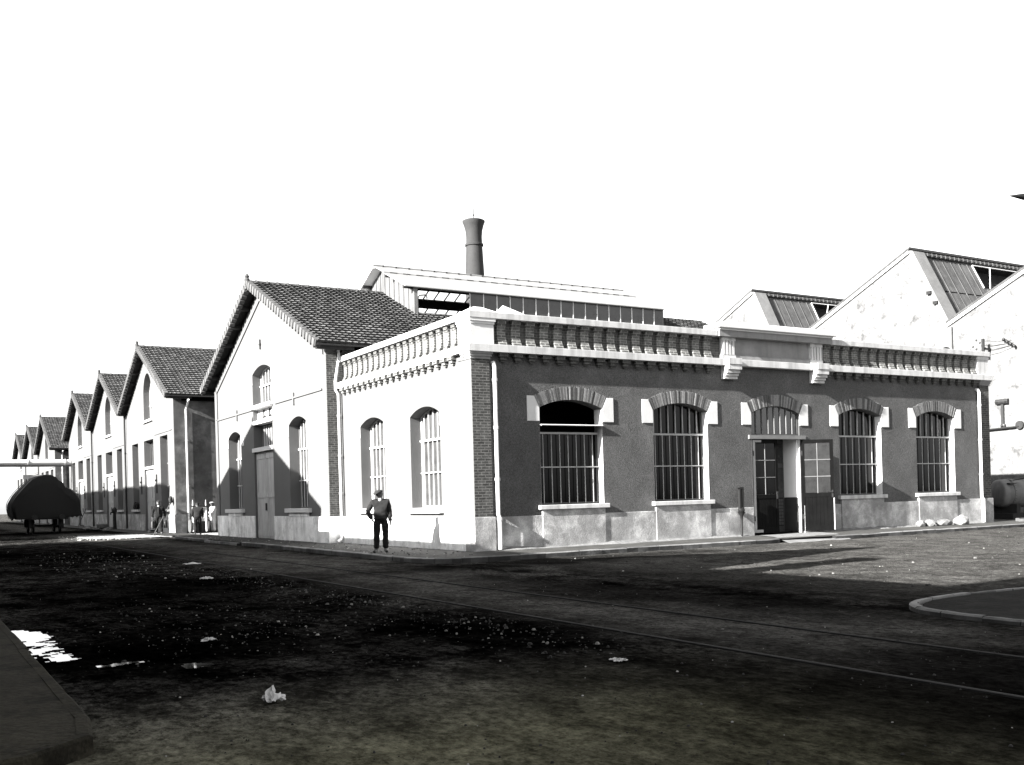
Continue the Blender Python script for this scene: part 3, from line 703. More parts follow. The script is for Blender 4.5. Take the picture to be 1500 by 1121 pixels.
roof(HA, -1.0, 23.0, yc, ZR, 9.1, 6.85, 25.15, 6.83, (5.1, 18.0, 3.0))
lantern(HA, yc, ZR, 4.55, 18.1, sl, 7.6)
mb = MB(); mb.tube([(4.85, 13.3, 8.75), (4.85, 13.3, 9.55), (4.9, 13.25, 9.66), (5.1, 13.0, 9.66), (5.12, 13.0, 9.5)], .035, 8); mb.build('vent_pipe', M['iron_dark'], HA, smooth=True)

# ------------------------------------------------------------------ the further row of gabled halls
fB = facade('L', XG)
def hall_b(yc, first, label):
    """taller-windowed hall, 14.2 wide; first: has a free side wall towards the camera"""
    h = thing('gabled_workshop', label, 'building', (XG, yc, 0), 'row of gabled workshops along the far street')
    zr, slp, hw = 11.1, .48, 7.1
    ya, yb = yc-hw+(.25 if first else 0), yc+hw
    za = lambda y: zr-.1-slp*abs(y-yc)
    out = [(ya, -.3), (ya, za(ya)), (yc, za(yc)), (yb, za(yb)), (yb, -.3)]
    wc = (yc-4.25, yc+4.25)
    up = arch_hole(yc, 1.2, 6.65, 8.25, 1.25, 20)
    hs = [[(c-1.0, 1.25), (c-1.0, 5.45), (c+1.0, 5.45), (c+1.0, 1.25)] for c in wc]+[[(yc-1.4, -.2), (yc-1.4, 5.45), (yc+1.4, 5.45), (yc+1.4, -.2)], up]
    mb = MB(fB); mb.plate(out, hs, 0, -.45); mb.build('gable_wall', M['render_pale'], h)
    if first: mb = MB(); mb.box(XG+.02, 24, ya-.02, ya+.4, -.3, 7.2); mb.build('side_wall', M['render_alley'], h)
    if first:
        mb = MB(); mb.box(XG-.03, .1, ya-.07, ya+.3, -.3, .95); mb.build('side_plinth', M['plinth'], h)
    for a, b in ((ya-.02, yc-1.45), (yc+1.45, yb-.02)):
        mb = MB(fB); mb.box(a, b, -.4, .05, -.3, .95); mb.build('plinth', M['plinth'], h)
    mb = MB(); mb.box(XG+.75, XG+.8, ya+.4, yb, 0, 9.3); mb.v = [(v[0], v[1], min(v[2], za(v[1])-.3)) for v in mb.v]; mb.build('inner_screen', M['void'], h)
    for c in wc:
        rect_window(fB, h, c, .99, 1.25, 5.44, .38, 3, M['glass_dusty'], M['frame_dark'], M['coping_grey'], (2.6, 3.9))
        mb = MB(fB); mb.box(c-1.12, c+1.12, -.36, .13, 1.12, 1.26); mb.build('window_sill', M['stone'], h)
    rect_window(fB, h, yc, 1.39, 3.85, 5.44, .38, 4, M['glass_dusty'], M['frame_dark'], M['coping_grey'])
    plank_door(fB, h, yc, 1.38, 0, 3.7, .14, M['door_grey'])
    mb = MB(fB); mb.box(yc-1.4, yc+1.4, -.4, .03, 3.7, 3.85); mb.build('transom', M['stone'], h)
    glazed(fB, h, yc, 1.19, 6.66, 8.25, 1.24, .38, 5, 7.6, None, M['glass_lit'], M['paint_white'], M['paint_white'], bar_o=.02)
    mb = MB(fB); mb.box(yc-1.35, yc+1.35, -.38, .13, 6.53, 6.66); mb.build('window_sill', M['stone_clean'], h)
    for u in (yc-2.2, yc+2.3):
        mb = MB(fB); mb.box(u-.05, u+.05, 0, .12, 2.9, 3.0); mb.box(u-.02, u+.02, .0, .06, 2.2, 3.3); mb.build('door_catch', M['iron_dark'], h)
    mb = MB(fB); mb.box(ya+.5, yc-1.8, -.02, .04, 5.62, 5.68); mb.build('string_course', M['render_pale'], h)
    eR = (ya-.75, zr-slp*(yc-ya+.75)) if first else (yc-hw, zr-slp*hw)
    roof(h, -1.0, 14, yc, zr, eR[0], eR[1], yc+hw, zr-slp*hw)
    if not first: pipe([(XG-.12, ya, 7.6), (XG-.12, ya, 4), (XG-.12, ya, 0)], .06, h, [(XG-.12, ya, z) for z in (5, 2.5)], 'iron_dark')
    else: pipe([(.2, ya-.75, 7.2), (.2, ya-.12, 6.7), (.2, ya-.12, 0)], .06, h, [(.2, ya-.12, z) for z in (5, 2.5)])
    return h
H2 = hall_b(40.3, True, 'gabled workshop across the alley from the nearest one, mottled grey side wall on the alley')
lantern(H2, 40.3, 11.1, 4.4, 12.5, .48, 8)
H3 = hall_b(54.5, False, 'gabled workshop second beyond the alley, between two downpipes at the roof valleys')
H4 = hall_b(68.7, False, 'gabled workshop where the pale pipe bridge meets its front, behind the covered wagon')
for src, yy, lb in ((H2, 92.9, 'distant gabled workshop with grey tiled roof just beyond the pale pipe bridge'), (H3, 107.1, 'distant gabled workshop second beyond the pale pipe bridge'), (H4, 121.3, 'farthest gabled workshop, at the left edge of the picture')):
    c = copy_tree(src, None, (XG, yy, 0)); c['label'] = lb

# ------------------------------------------------------------------ opposite side of the street (stands out of frame, throws the shade)
c = copy_tree(HA, None, (-13.92, 17.1, 0), math.pi); c['label'] = 'gabled workshop facing across the street, out of frame'
o = thing('parapet_building', 'flat roofed building with parapet opposite the corner annex, out of frame', 'building', (-14, -5, 0))
mb = MB(); mb.box(-24, -13.95, -16.8, 9.6, -.3, 6.15); mb.build('wall', M['render_alley'], o)
mb = MB(); mb.box(-24.1, -13.85, -16.9, 9.65, 6.15, 6.3); mb.build('coping', M['stone'], o)
mb = MB(); mb.prism([(-10.2, 6.36), (-8.7, 10.1), (-5.2, 6.36)], 'u', -20, -14.2); mb.build('gable', M['render_alley'], o)
mb = MB(); mb.box(-14.8, -14.1, -11.5, -10.7, 6.36, 8.35); mb.build('stack', M['brick'], o)
o = thing('long_workshop', 'long workshop with level eaves facing the far gables, out of frame', 'building', (-14, 80, 0))
mb = MB(); mb.box(-27, -13.95, 33.4, 130, -.3, 8.3); mb.build('wall', M['render_alley'], o)
mb = MB(); mb.prism([(-27.5, 8.3), (-20.5, 11.6), (-13.5, 8.3)], 'o', 33.2, 130.2); mb.build('roof', M['tile'], o)
o = thing('shade_block', 'unseen tall block added beyond the left edge to shade the yard, out of frame', 'building', (-30, -35, 0))
mb = MB(); mb.box(-44, -24, -60, -17.4, -.3, 11.6); mb.build('wall', M['render_alley'], o)  # unseen block, added and sized to shade the foreground and corner pavement
mb = MB(); mb.prism([(-60.5, 11.6), (-38, 15), (-17.0, 11.6)], 'u', -44.3, -23.7); mb.build('roof', M['tile'], o)

# ------------------------------------------------------------------ saw-tooth factory
XW = 30.7
F = thing('sawtooth_factory', 'white saw-tooth factory with three pointed roof bays rising behind the annex', 'building', (XW, 8, 0))
pk = [(9.79+11.14*k, 13.17) for k in (-1, 0, 1)]
val = [(7.75+11.14*k, 9.15) for k in (-1, 0, 1, 2)]
out = [(val[0][0]-.01, -.3), val[0]]
for k in range(3): out += [pk[k], val[k+1]]
out += [(val[3][0], -.3)]
fW = facade('L', XW)
mb = MB(fW); mb.plate(out, [], 0, -.4); mb.build('wall', M['factory'], F)
for k in range(3):
    p, v0, v1 = pk[k], val[k], val[k+1]
    # raised coping on the steep side and thin edge on the long side
    d = Vector((v0[0]-p[0], v0[1]-p[1])).normalized(); n = Vector((-d.y, d.x)); n = n if n.x < 0 else -n
    mb = MB(fW); mb.prism([(p[0]+.05, p[1]+.16), (p[0]-.18, p[1]+.10), (v0[0]-.22, v0[1]+.06), v0], 'o', -.85, .05); mb.build('coping', M['coping_grey'], F)
    mb = MB(fW); mb.prism([(p[0]+.04, p[1]+.20), (p[0]+.04, p[1]+.0), (v1[0], v1[1]-.02), (v1[0], v1[1]+.16)], 'o', -.4, .10); mb.build('verge', M['stone'], F)
    mb = MB(fW); mb.prism([(p[0]-.05, p[1]+.31), (p[0]-.05, p[1]+.205), (v1[0], v1[1]+.165), (v1[0], v1[1]+.26)], 'o', -14, .14); mb.build('long_slope', M['tile'], F)
    # steep slope of sheets with a dark opening near the ridge
    A = Vector((0, p[0]-.06, p[1]-.12)); B = Vector((0, v0[0]-.0, v0[1]+.05)); D = B-A; nn = Vector((0, -D.z, D.y)).normalized(); nn = nn if nn.y < 0 else -nn
    def st(a, b, t0, t1, lift, mb):
        q = [A+D*t0+nn*lift, A+D*t1+nn*lift]
        mb.add([(a, q[0].y, q[0].z), (b, q[0].y, q[0].z), (b, q[1].y, q[1].z), (a, q[1].y, q[1].z)]+[(x, z.y-nn.y*.06, z.z-nn.z*.06) for x, z in ((a, q[0]), (b, q[0]), (b, q[1]), (a, q[1]))],
               [(0, 1, 2, 3), (7, 6, 5, 4), (0, 4, 5, 1), (1, 5, 6, 2), (2, 6, 7, 3), (3, 7, 4, 0)])
    x0 = XW+.9; mb = MB(); k2 = 0
    while x0 < 44.5:
        op = 35.6 < x0 < 43.6
        st(x0, x0+.34, .36 if op else 0, .5 if op else .48, .004 if k2 % 2 else .0, mb)
        st(x0, x0+.34, .50, 1.0, .014 if k2 % 2 else .01, mb); x0 += .34; k2 += 1
    SS = mb.build('steep_slope', M['roof_sheet'], F)
    mb = MB(); x0 = XW+.95
    while x0 < 44.5:
        op = 35.4 < x0 < 43.6
        st(x0-.013, x0+.013, .38 if op else .02, .98, .03, mb); x0 += .68
    mb.build('sheet_rib', M['roof_sheet'], SS)
    mb = MB(); st(35.4, 43.8, .0, .40, -.5, mb); mb.build('opening', M['void'], F)
    mb = MB(); a = A+D*.02; b2 = A+D*.36
    for xx in (35.45, 43.7): mb.tube([(xx, a.y-.05, a.z), (xx, b2.y-.05, b2.z)], .03, 6)
    mb.tube([(35.45, a.y-.08, a.z), (43.7, a.y-.08, a.z)], .03, 6); mb.tube([(36.9, a.y-.1, a.z), (35.9, b2.y-.1, b2.z)], .03, 6); mb.tube([(36.8, b2.y-.1, b2.z), (43.2, a.y-.1, a.z-.3)], .025, 6)
    mb.build('opening_frame', M['stone_clean'], F)
    mb = MB(); x0 = XW+.85
    mb.tube([(x0, p[0]-.02, p[1]+.02), (44.8, p[0]-.02, p[1]+.02)], .12, 8)
    while x0 < 44.6: mb.lathe((x0, p[0]-.08, p[1]-.08), [(.05, 0), (.12, .05), (.05, .2)], 6); x0 += .36
    mb.build('ridge_tiles', M['tile'], F)
mb = MB(); mb.box(XW+.4, 45, val[0][0], val[0][0]+.3, -.3, 9); mb.box(44.6, 45, val[0][0], val[3][0], -.3, 10); mb.build('wall', M['factory'], F)
mb = MB(fW); mb.tube([(7.55, .09, 9.1), (7.55, .09, 0)], .10, 10); mb.build('downpipe', M['coping_grey'], F)
for i in range(2):
    mb = MB(fW); mb.box(8.55-.35*i, 8.8-.35*i, 0, .15, 10.9-.55*i, 11.05-.55*i); mb.build('wall_bracket', M['iron_dark'], F)
T = thing('pipe_bracket', 'dark iron tee-shaped bracket fixed on the white factory wall', 'bracket', (XW, 4.95, 4.6))
mb = MB(fW); mb.tube([(4.62, .06, 5.22), (5.24, .06, 5.22)], .13, 10); mb.lathe((0, 0, 0), [(0.001, 0)], 3) if False else None; mb.box(4.87, 5.0, 0, .1, 4.1, 5.2); mb.blob((4.93, .05, 4.1), (.13, .08, .15), 2, .05); mb.build('bracket_plate', M['iron_mid'], T)
mb = MB(fW)
for u in (4.72, 5.14): mb.blob((u, .2, 5.22), (.05, .03, .05), 1, 0)
mb.blob((4.93, .14, 4.1), (.05, .04, .05), 1, 0); mb.build('bolt', M['iron_dark'], T)
T = thing('wall_pipe', 'thin dark pipe running along the factory wall to a round fitting', 'pipe', (XW, 4.8, 4.0))
mb = MB(fW); mb.tube([(6.2, .14, 3.95), (4.4, .14, 4.0), (4.12, .1, 4.02)], .045, 8); mb.build('pipe', M['iron_dark'], T, smooth=True)
mb = MB(fW); mb.tube([(4.1, 0, 4.08), (4.1, .12, 4.08)], .19, 14); mb.build('round_fitting', M['iron_mid'], T)
T = thing('insulator_bracket', 'iron post with a row of insulators and slack wires on the factory wall', 'bracket', (XW, 5.5, 7.8))
mb = MB(fW); mb.box(5.45, 5.57, .5, .58, 7.5, 8.2); mb.box(5.46, 5.56, 0, .5, 7.7, 7.78); mb.build('post', M['iron_dark'], T)
mb = MB(fW); mb.tube([(4.72, .1, 8.08), (4.2, .1, 7.70)], .05, 6); mb.build('insulator_rail', M['iron_dark'], T)
for k in range(4):
    mb = MB(fW); u = 4.72-.52*k/3; mb.blob((u, .18, 8.08-.38*k/3), (.075, .06, .09), 1, .1); mb.build('insulator', M['iron_dark'], T)
for k in range(5):
    mb = MB(fW); mb.blob((5.7+.18*(k % 3), .5, 7.62+.14*k), (.05, .05, .06), 1, .1); mb.build('insulator', M['iron_dark'], T)
mb = MB(fW)
for k in range(3): mb.tube([(5.5, .55, 7.7+.2*k), (5.0, .35, 7.66+.18*k), (4.3, .15, 7.75+.1*k)], .012, 4)
mb.tube([(5.6, .55, 7.6), (7.0, .6, 7.35), (9.5, .6, 7.3)], .012, 4); mb.build('wire', M['iron_dark'], T)
T = thing('roof_cowl', 'small dark domed cowl on the annex parapet near its right end', 'vent', (20.7, .6, 6.4))
mb = MB(); mb.lathe((20.7, .6, 6.4), [(.1, 0), (.1, .06), (.17, .06), (.16, .14), (.11, .2), (.03, .23)], 14); mb.build('cowl', M['iron_dark'], T, smooth=True)
mb = MB(); mb.lathe((20.7, .6, 6.4), [(.2, -.0), (.2, .03), (.12, .045)], 14); mb.build('flange', M['iron_mid'], T, smooth=True)

# ------------------------------------------------------------------ chimney
ch = thing('factory_chimney', 'round brick factory chimney with flared top rising behind the white lantern roof', 'chimney', (40.1, 72.4, 0))
mb = MB(); mb.lathe((40.1, 72.4, 0), [(1.45, -.3), (1.02, 25.6), (.88, 28.8)], 32); mb.build('shaft', M['chimney'], ch, smooth=True)
mb = MB(); mb.lathe((40.1, 72.4, 28.6), [(.9, 0), (1.0, 0.05), (1.0, .25), (.9, .3)], 32); mb.build('ring', M['chimney'], ch, smooth=True)
mb = MB(); mb.lathe((40.1, 72.4, 28.9), [(.88, 0), (.86, .7), (.92, 1.4), (1.08, 2.0), (1.22, 2.35), (1.22, 2.45), (1.0, 2.55), (.5, 2.68)], 32); mb.build('flared_head', M['chimney'], ch, smooth=True)
mb = MB(); mb.tube([(40.1, 72.4, 31.5), (40.1, 72.4, 32.7)], .04, 6); mb.blob((40.1, 72.4, 32.0), (.12, .12, .12), 1, 0); mb.build('lightning_rod', M['iron_mid'], ch)

# ------------------------------------------------------------------ ground
def graded(a, b, st, far):
    v = []; x = a
    while x < b: v.append(x); x += st
    lo = [a-1.5**k for k in range(1, 17) if 1.5**k < far]; hi = [b+1.5**k for k in range(1, 17) if 1.5**k < far]
    return sorted(lo)+v+[b]+hi
def road_z(x, y):
    k = 1.0
    for rx in (-6.2, -4.62): k = min(k, max(0, (abs(x-rx)-.06)/.5))
    h = .016*noise.noise(Vector((x*.35, y*.35, 3)))+.02*min(0, noise.noise(Vector((x*2.1, y*.25, 4))))+.010*noise.noise(Vector((x*1.3, y*1.3, 8)))+.006*noise.noise(Vector((x*4, y*4, 1)))
    if abs(x) > 40 or abs(y) > 140: h = 0
    return -.135+h*k-.004
gx = graded(-15, 24, .22, 600); gy = graded(-24, 60, .26, 600)
mb = MB(); W = len(gx)
mb.v = [(x, y, road_z(x, y)) for y in gy for x in gx]
mb.fc = [(j*W+i, j*W+i+1, (j+1)*W+i+1, (j+1)*W+i) for j in range(len(gy)-1) for i in range(W-1)]; mb.t = [1]*len(mb.fc)
g = mb.build('road', M['road'], None, recalc=False, smooth=False); g['kind'] = 'structure'
g.data.polygons.foreach_set('use_smooth', [True]*len(g.data.polygons))

# pavements with kerb stones
def smooth_path(pts, n=6):
    out = []
    P = [Vector((p[0], p[1], 0)) for p in pts]
    for i in range(len(P)-1):
        p0, p1, p2, p3 = P[max(i-1, 0)], P[i], P[i+1], P[min(i+2, len(P)-1)]
        for k in range(n):
            t = k/n; out.append(.5*((2*p1)+(p2-p0)*t+(2*p0-5*p1+4*p2-p3)*t*t+(3*p1-p0-3*p2+p3)*t*t*t))
    out.append(P[-1]); return out
def kerb(path, zt, w=.17, side=1, stone=.9, zb=-.25, m=None):
    mb = MB(); acc = 0; i = 0; pts = path
    # resample into stones
    L = [0]
    for a, b in zip(pts, pts[1:]): L.append(L[-1]+(b-a).length)
    def at(s):
        for k in range(len(L)-1):
            if L[k+1] >= s: t = (s-L[k])/max(1e-6, L[k+1]-L[k]); return pts[k].lerp(pts[k+1], t), (pts[k+1]-pts[k]).normalized()
        return pts[-1], (pts[-1]-pts[-2]).normalized()
    s = 0
    while s < L[-1]-.05:
        e = min(L[-1], s+stone*random.uniform(.7, 1.25)); dz = 0 if m else random.uniform(-.008, .008); off = random.uniform(-.008, .008)
        sub = 3; vs = []
        for k in range(sub+1):
            p, d = at(s+.004+(e-s-.008)*k/sub); nn = Vector((-d.y, d.x, 0))*side; r = lambda: random.uniform(-.007, .007)
            a = p+nn*off; b = a+nn*w
            vs += [(a.x+r(), a.y+r(), zb), (a.x+r(), a.y+r(), zt+dz-.02), (a.x+nn.x*.025, a.y+nn.y*.025, zt+dz+r()*.5), (b.x, b.y, zt+dz+r()*.5), (b.x, b.y, zb)]
        fs = [(k*5+q, k*5+q+1, k*5+q+6, k*5+q+5) for k in range(sub) for q in range(4)]+[(0, 1, 2, 3, 4), tuple(sub*5+q for q in range(5))]
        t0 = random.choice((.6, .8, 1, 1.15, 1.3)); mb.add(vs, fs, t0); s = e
        for q in range(sub): mb.t[-len(fs)+q*4] = t0*random.uniform(.15, .45)  # street-side faces darker: their shade is put into the tone
        mb.t[-1] = mb.t[-2] = .08  # stone ends painted dark so sunlit joints stay shaded
    o = mb.build('kerb', m or M['kerb'], None); o['kind'] = 'structure'; return o
def pave(poly, z, m, name='pavement', res=.22, amp=.012, zf=None):
    """flat-ish sheet clipped to a polygon, with a little relief"""
    bm = bmesh.new(); vs = [bm.verts.new((p[0], p[1], 0)) for p in poly]; bm.faces.new(vs)
    xs0, xs1 = min(p[0] for p in poly), max(p[0] for p in poly); ys0, ys1 = min(p[1] for p in poly), max(p[1] for p in poly)
    for a0, a1, nrm in ((xs0, xs1, (1, 0, 0)), (ys0, ys1, (0, 1, 0))):
        x = a0+res
        while x < a1:
            bmesh.ops.bisect_plane(bm, geom=bm.verts[:]+bm.edges[:]+bm.faces[:], plane_co=(x, x, 0), plane_no=nrm); x += res
    mb = MB()
    bm.verts.ensure_lookup_table()
    mb.v = [(v.co.x, v.co.y, (zf(v.co.x, v.co.y) if zf else z)+amp*noise.noise(Vector((v.co.x*1.1, v.co.y*1.1, 5)))+amp*.5*noise.noise(Vector((v.co.x*3.3, v.co.y*3.3, 2)))) for v in bm.verts]
    mb.fc = [tuple(v.index for v in f.verts) for f in bm.faces]; mb.t = [1]*len(mb.fc); bm.free()
    o = mb.build(name, m, None, recalc=False)
    if o.data.polygons and o.data.polygons[0].normal.z < 0: o.data.flip_normals()
    o['kind'] = 'structure'; o.data.polygons.foreach_set('use_smooth', [True]*len(o.data.polygons)); return o
kL = smooth_path([(-2.25, 14.4), (-2.32, 9), (-2.42, 4), (-2.48, 0), (-2.4, -1.3), (-1.9, -2.1), (-1.2, -2.38), (0, -2.42), (3, -2.35), (6, -2.45), (8.2, -2.5), (8.9, -2.3)])
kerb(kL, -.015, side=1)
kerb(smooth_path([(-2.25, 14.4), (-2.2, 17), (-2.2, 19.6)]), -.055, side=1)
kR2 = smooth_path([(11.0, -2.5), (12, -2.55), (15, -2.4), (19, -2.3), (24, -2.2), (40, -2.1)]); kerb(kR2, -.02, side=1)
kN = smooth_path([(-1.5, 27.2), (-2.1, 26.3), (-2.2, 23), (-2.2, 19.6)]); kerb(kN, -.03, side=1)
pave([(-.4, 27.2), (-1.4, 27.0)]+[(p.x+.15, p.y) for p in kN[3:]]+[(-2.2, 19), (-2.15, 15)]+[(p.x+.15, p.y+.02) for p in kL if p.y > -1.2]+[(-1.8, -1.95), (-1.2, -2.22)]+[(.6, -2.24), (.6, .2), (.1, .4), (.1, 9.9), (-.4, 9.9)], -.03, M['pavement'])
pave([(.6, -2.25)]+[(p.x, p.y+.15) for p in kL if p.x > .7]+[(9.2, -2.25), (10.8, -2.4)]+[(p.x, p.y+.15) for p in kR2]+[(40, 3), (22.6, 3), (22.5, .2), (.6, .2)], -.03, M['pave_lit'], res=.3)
pave([(8.7, -2.9), (9.6, -1.2), (10.0, -.3), (12.6, -.3), (12.2, -1.4), (11.4, -2.75)], -.014, M['sand'], 'door_path', amp=.006, zf=lambda x, y: -.012-max(0, min(1, (-1.6-y)/1.2))*.13)
pave([(XG+.2, 27.3), (-1.5, 27.3), (-2.0, 33), (-2.0, 128), (XG+.3, 128)], -.06, M['pavement'], res=.6)
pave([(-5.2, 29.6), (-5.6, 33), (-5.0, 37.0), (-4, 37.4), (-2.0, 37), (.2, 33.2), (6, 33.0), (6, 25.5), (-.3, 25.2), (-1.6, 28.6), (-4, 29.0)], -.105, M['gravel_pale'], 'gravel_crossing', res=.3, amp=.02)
kO = smooth_path([(-12.0, 9), (-12.0, 0), (-11.995, -8), (-11.985, -14), (-11.975, -16.3), (-11.985, -16.8), (-12.06, -17.12), (-12.2, -17.32), (-12.6, -17.5), (-14.5, -17.6)]); kerb(kO, -.012, w=.10, side=-1, stone=1.6, m=M['pave_near'])
pave([(p.x-.085, p.y) for p in kO[:31]]+[(-12.07, -16.8), (-12.13, -17.07), (-12.25, -17.24), (-12.62, -17.41), (-14.4, -17.5), (-14.4, 9)], -.0155, M['pave_near'], res=.3, amp=.002)
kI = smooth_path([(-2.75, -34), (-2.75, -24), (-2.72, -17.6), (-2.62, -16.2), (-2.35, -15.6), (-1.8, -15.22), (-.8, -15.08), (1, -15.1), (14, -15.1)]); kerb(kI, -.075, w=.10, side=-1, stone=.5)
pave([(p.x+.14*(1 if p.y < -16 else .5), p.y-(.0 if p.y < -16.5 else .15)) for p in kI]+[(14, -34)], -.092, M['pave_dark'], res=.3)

# sand drift along the foot of the front wall
mb = MB(); n = 150; P = []
for i in range(n+1):
    x = .7+21*i/n; gap = 9.9 < x < 13.0
    a = max(0, noise.noise(Vector((x*.55, 1, 0)))*.5+.35+.25*noise.noise(Vector((x*2.2, 4, 0))))*(0 if gap else 1)
    a *= .55 if x < 9.9 else .8
    P.append((x, a))
rows = [(0.0, 1.0), (.25, .8), (.5, .42), (.8, .12), (1.0, -.1)]
for i, (x, a) in enumerate(P):
    for q, hh in rows:
        w = .12+.5*a; mb.v.append((x, .06-w*q, -.035+.30*a*hh+.02*noise.noise(Vector((x*6, q*4, 0)))))
mb.fc = [(i*5+k, i*5+k+1, (i+1)*5+k+1, (i+1)*5+k) for i in range(n) for k in range(4) if P[i][1] > 0 or P[i+1][1] > 0]; mb.t = [1]*len(mb.fc)
o = mb.build('sand_drift', M['sand'], None, smooth=True); tag(o, 'pale drift of sand along the foot of the dark annex wall', 'sand', kind='stuff')

# track
TR = thing('rail_track', 'pair of flush grooved rails crossing the dark yard', 'rail track', (-5.41, 10, -.13))
for rx in (-6.2, -4.62):
    mb = MB(); mb.box(rx-.036, rx, -45, 140, -.25, -.124); r = mb.build('rail', M['rail_head'], TR)
    mb = MB(); mb.box(rx, rx+.055, -45, 140, -.25, -.131); mb.build('groove', M['void'], r)

# puddles
def puddle(cx, cy, rx, ry, seed, thr=.0):
    mb = MB(); st = .04; idx = {}
    def on(x, y):
        q = ((x-cx)/rx)**2+((y-cy)/ry)**2
        return 1-q+1.0*noise.noise(Vector((x*2.2, y*1.1, seed)))+.8*noise.noise(Vector((x*5, y*4, seed)))+.6*noise.noise(Vector((x*13, y*9, seed))) > .42
    nx, ny = int(2.8*rx/st), int(2.8*ry/st)
    for i in range(nx):
        for j in range(ny):
            x, y = cx-1.4*rx+i*st, cy-1.4*ry+j*st
            if x < -12.0 and cx < -11: continue
            if on(x, y):
                q = []
                for a, b in ((0, 0), (1, 0), (1, 1), (0, 1)):
                    k = (i+a, j+b)
                    if k not in idx: idx[k] = len(mb.v); mb.v.append((x+a*st, y+b*st, -.1145))
                    q.append(idx[k])
                mb.fc.append(q); mb.t.append(1)
    o = mb.build('puddle', M['water'], None, recalc=False); o['kind'] = 'structure'; return o
puddle(-11.82, -10.9, .27, 1.7, 3); puddle(-11.7, -12.6, .2, .5, 14)
puddle(-10.72, -14.1, .16, .2, 9); puddle(-11.3, -13.5, .2, .1, 5)

# loose stones
def stones(n, pick, tones, smin, smax, mb):
    for _ in range(n):
        x, y = pick(); s = smin*(smax/smin)**(random.random()**2.2); z = -.13+.25*s
        ph = random.random()*6.28; t = random.choice(tones); e = random.uniform(.6, 1.4)
        V = [(math.cos(ph+k*1.2566)*s*e*random.uniform(.7, 1), math.sin(ph+k*1.2566)*s*random.uniform(.7, 1)) for k in range(5)]
        vs = [(x+a, y+b, z-.4*s) for a, b in V]+[(x+a*.6, y+b*.6, z+.32*s) for a, b in V]
        mb.add(vs, [(0, 1, 6, 5), (1, 2, 7, 6), (2, 3, 8, 7), (3, 4, 9, 8), (4, 0, 5, 9), (5, 6, 7, 8, 9)], t)
mb = MB(); U = random.uniform; gs = random.gauss
DK = (.06, .1, .16, .25, .35); PL = (.2, .35, .6, 1.4, 3.6)
stones(800, lambda: (gs(-7.1, .35), U(-16, 2)), DK+DK+(.9, 1.8), .009, .032, mb)
stones(1500, lambda: (U(-11.8, -3), U(-22, -6)), DK+DK+DK+PL, .006, .017, mb)
stones(380, lambda: (gs(-9.3, .9), gs(-11, 1.6)), DK+DK+PL, .008, .030, mb)
stones(900, lambda: (U(-11.8, 10), U(-14.5, 28)), DK+DK+DK+PL, .007, .024, mb)
stones(500, lambda: (gs(-8.5, 1.0), gs(6, 5)), DK+DK+PL, .014, .045, mb)
stones(500, lambda: (U(-2.3, .0), U(-1.8, 26)), PL, .012, .04, mb)
for i in range(len(mb.v)-5000, len(mb.v)): mb.v[i] = (mb.v[i][0], mb.v[i][1], mb.v[i][2]+.11)
stones(1500, lambda: (U(-6, 4), U(28.5, 37)), PL+(3.8, 3.8), .03, .08, mb)
stones(400, lambda: (U(0, 22), U(-14, -3)), DK+PL, .012, .04, mb)
o = mb.build('gravel', M['gravel'], None, recalc=False); tag(o, 'loose pebbles and cinders scattered over the yard', 'gravel', kind='stuff')

# paper scraps
def scrap(x, y, s, label, z=-.125, h=.5):
    mb = MB(); n = 15
    for j in range(n):
        for i in range(n):
            a, b = (i/(n-1)-.5), (j/(n-1)-.5)
            q = Vector((x+a*2, y+b*2, s*9))
            mb.v.append((x+s*(a+.5*noise.noise(q*3)), y+s*(b+.5*noise.noise(q*3+Vector((9, 0, 0)))), z+s*h*(.45+.7*noise.noise(q*4)+.35*noise.noise(q*11))*(1-1.4*max(abs(a), abs(b)))))
    mb.fc = [(j*n+i, j*n+i+1, (j+1)*n+i+1, (j+1)*n+i) for j in range(n-1) for i in range(n-1)]; mb.t = [1]*len(mb.fc)
    o = mb.build('paper_scrap', M['paper'], None, recalc=False); tag(o, label, 'paper', 'scraps of white paper lying on the yard'); return o
scrap(-10.62, -16.2, .13, 'crumpled white paper standing up in the bare foreground earth', h=.95)
scrap(-10.13, -12.25, .12, 'torn white paper on dark cinders, right of the bright gutter puddle')
scrap(-7.73, -2.5, .2, 'pale paper scrap in the dark yard between the covered wagon and the cinders')
scrap(-6.66, 3.4, .32, 'flat pale scrap beside the near rail in front of the gabled workshop', h=.2)
scrap(-7.45, -16.4, .10, 'tiny white scrap below the near rail, close to the picture\'s bottom')

# boulder and kerb bricks by the right end of the annex
mb = MB(); mb.blob((19.75, -.55, .10), (.28, .25, .22), 3, .35, 1.6); o = mb.build('boulder', M['sand'], None, smooth=False); tag(o, 'rough white boulder at the foot of the annex wall, near the right downpipe', 'boulder')
mb = MB(); mb.blob((18.9, -.45, .07), (.42, .2, .13), 2, .4, 2.2); o = mb.build('stone_block', M['sand'], None); tag(o, 'long pale stone block lying left of the white boulder', 'stone', 'loose stones by the wall')
for x, y, s, lb in ((17.8, -.3, .16, 'small round pale stone at the left end of the stones by the wall'), (18.25, -.35, .19, 'round pale stone between the small stone and the long block')):
    mb = MB(); mb.blob((x, y, .06), (s*1.2, s, s*.8), 2, .3, 2); o = mb.build('stone_block', M['sand'], None); tag(o, lb, 'stone', 'loose stones by the wall')
mb = MB(); mb.box(22.9, 24.3, -.75, -.6, -.02, .1); mb.box(22.7, 23.4, -1.1, -.85, -.02, .08); o = mb.build('timber_baulk', M['timber_grey'], None); tag(o, 'pale timber baulks lying in front of the tank', 'timber')

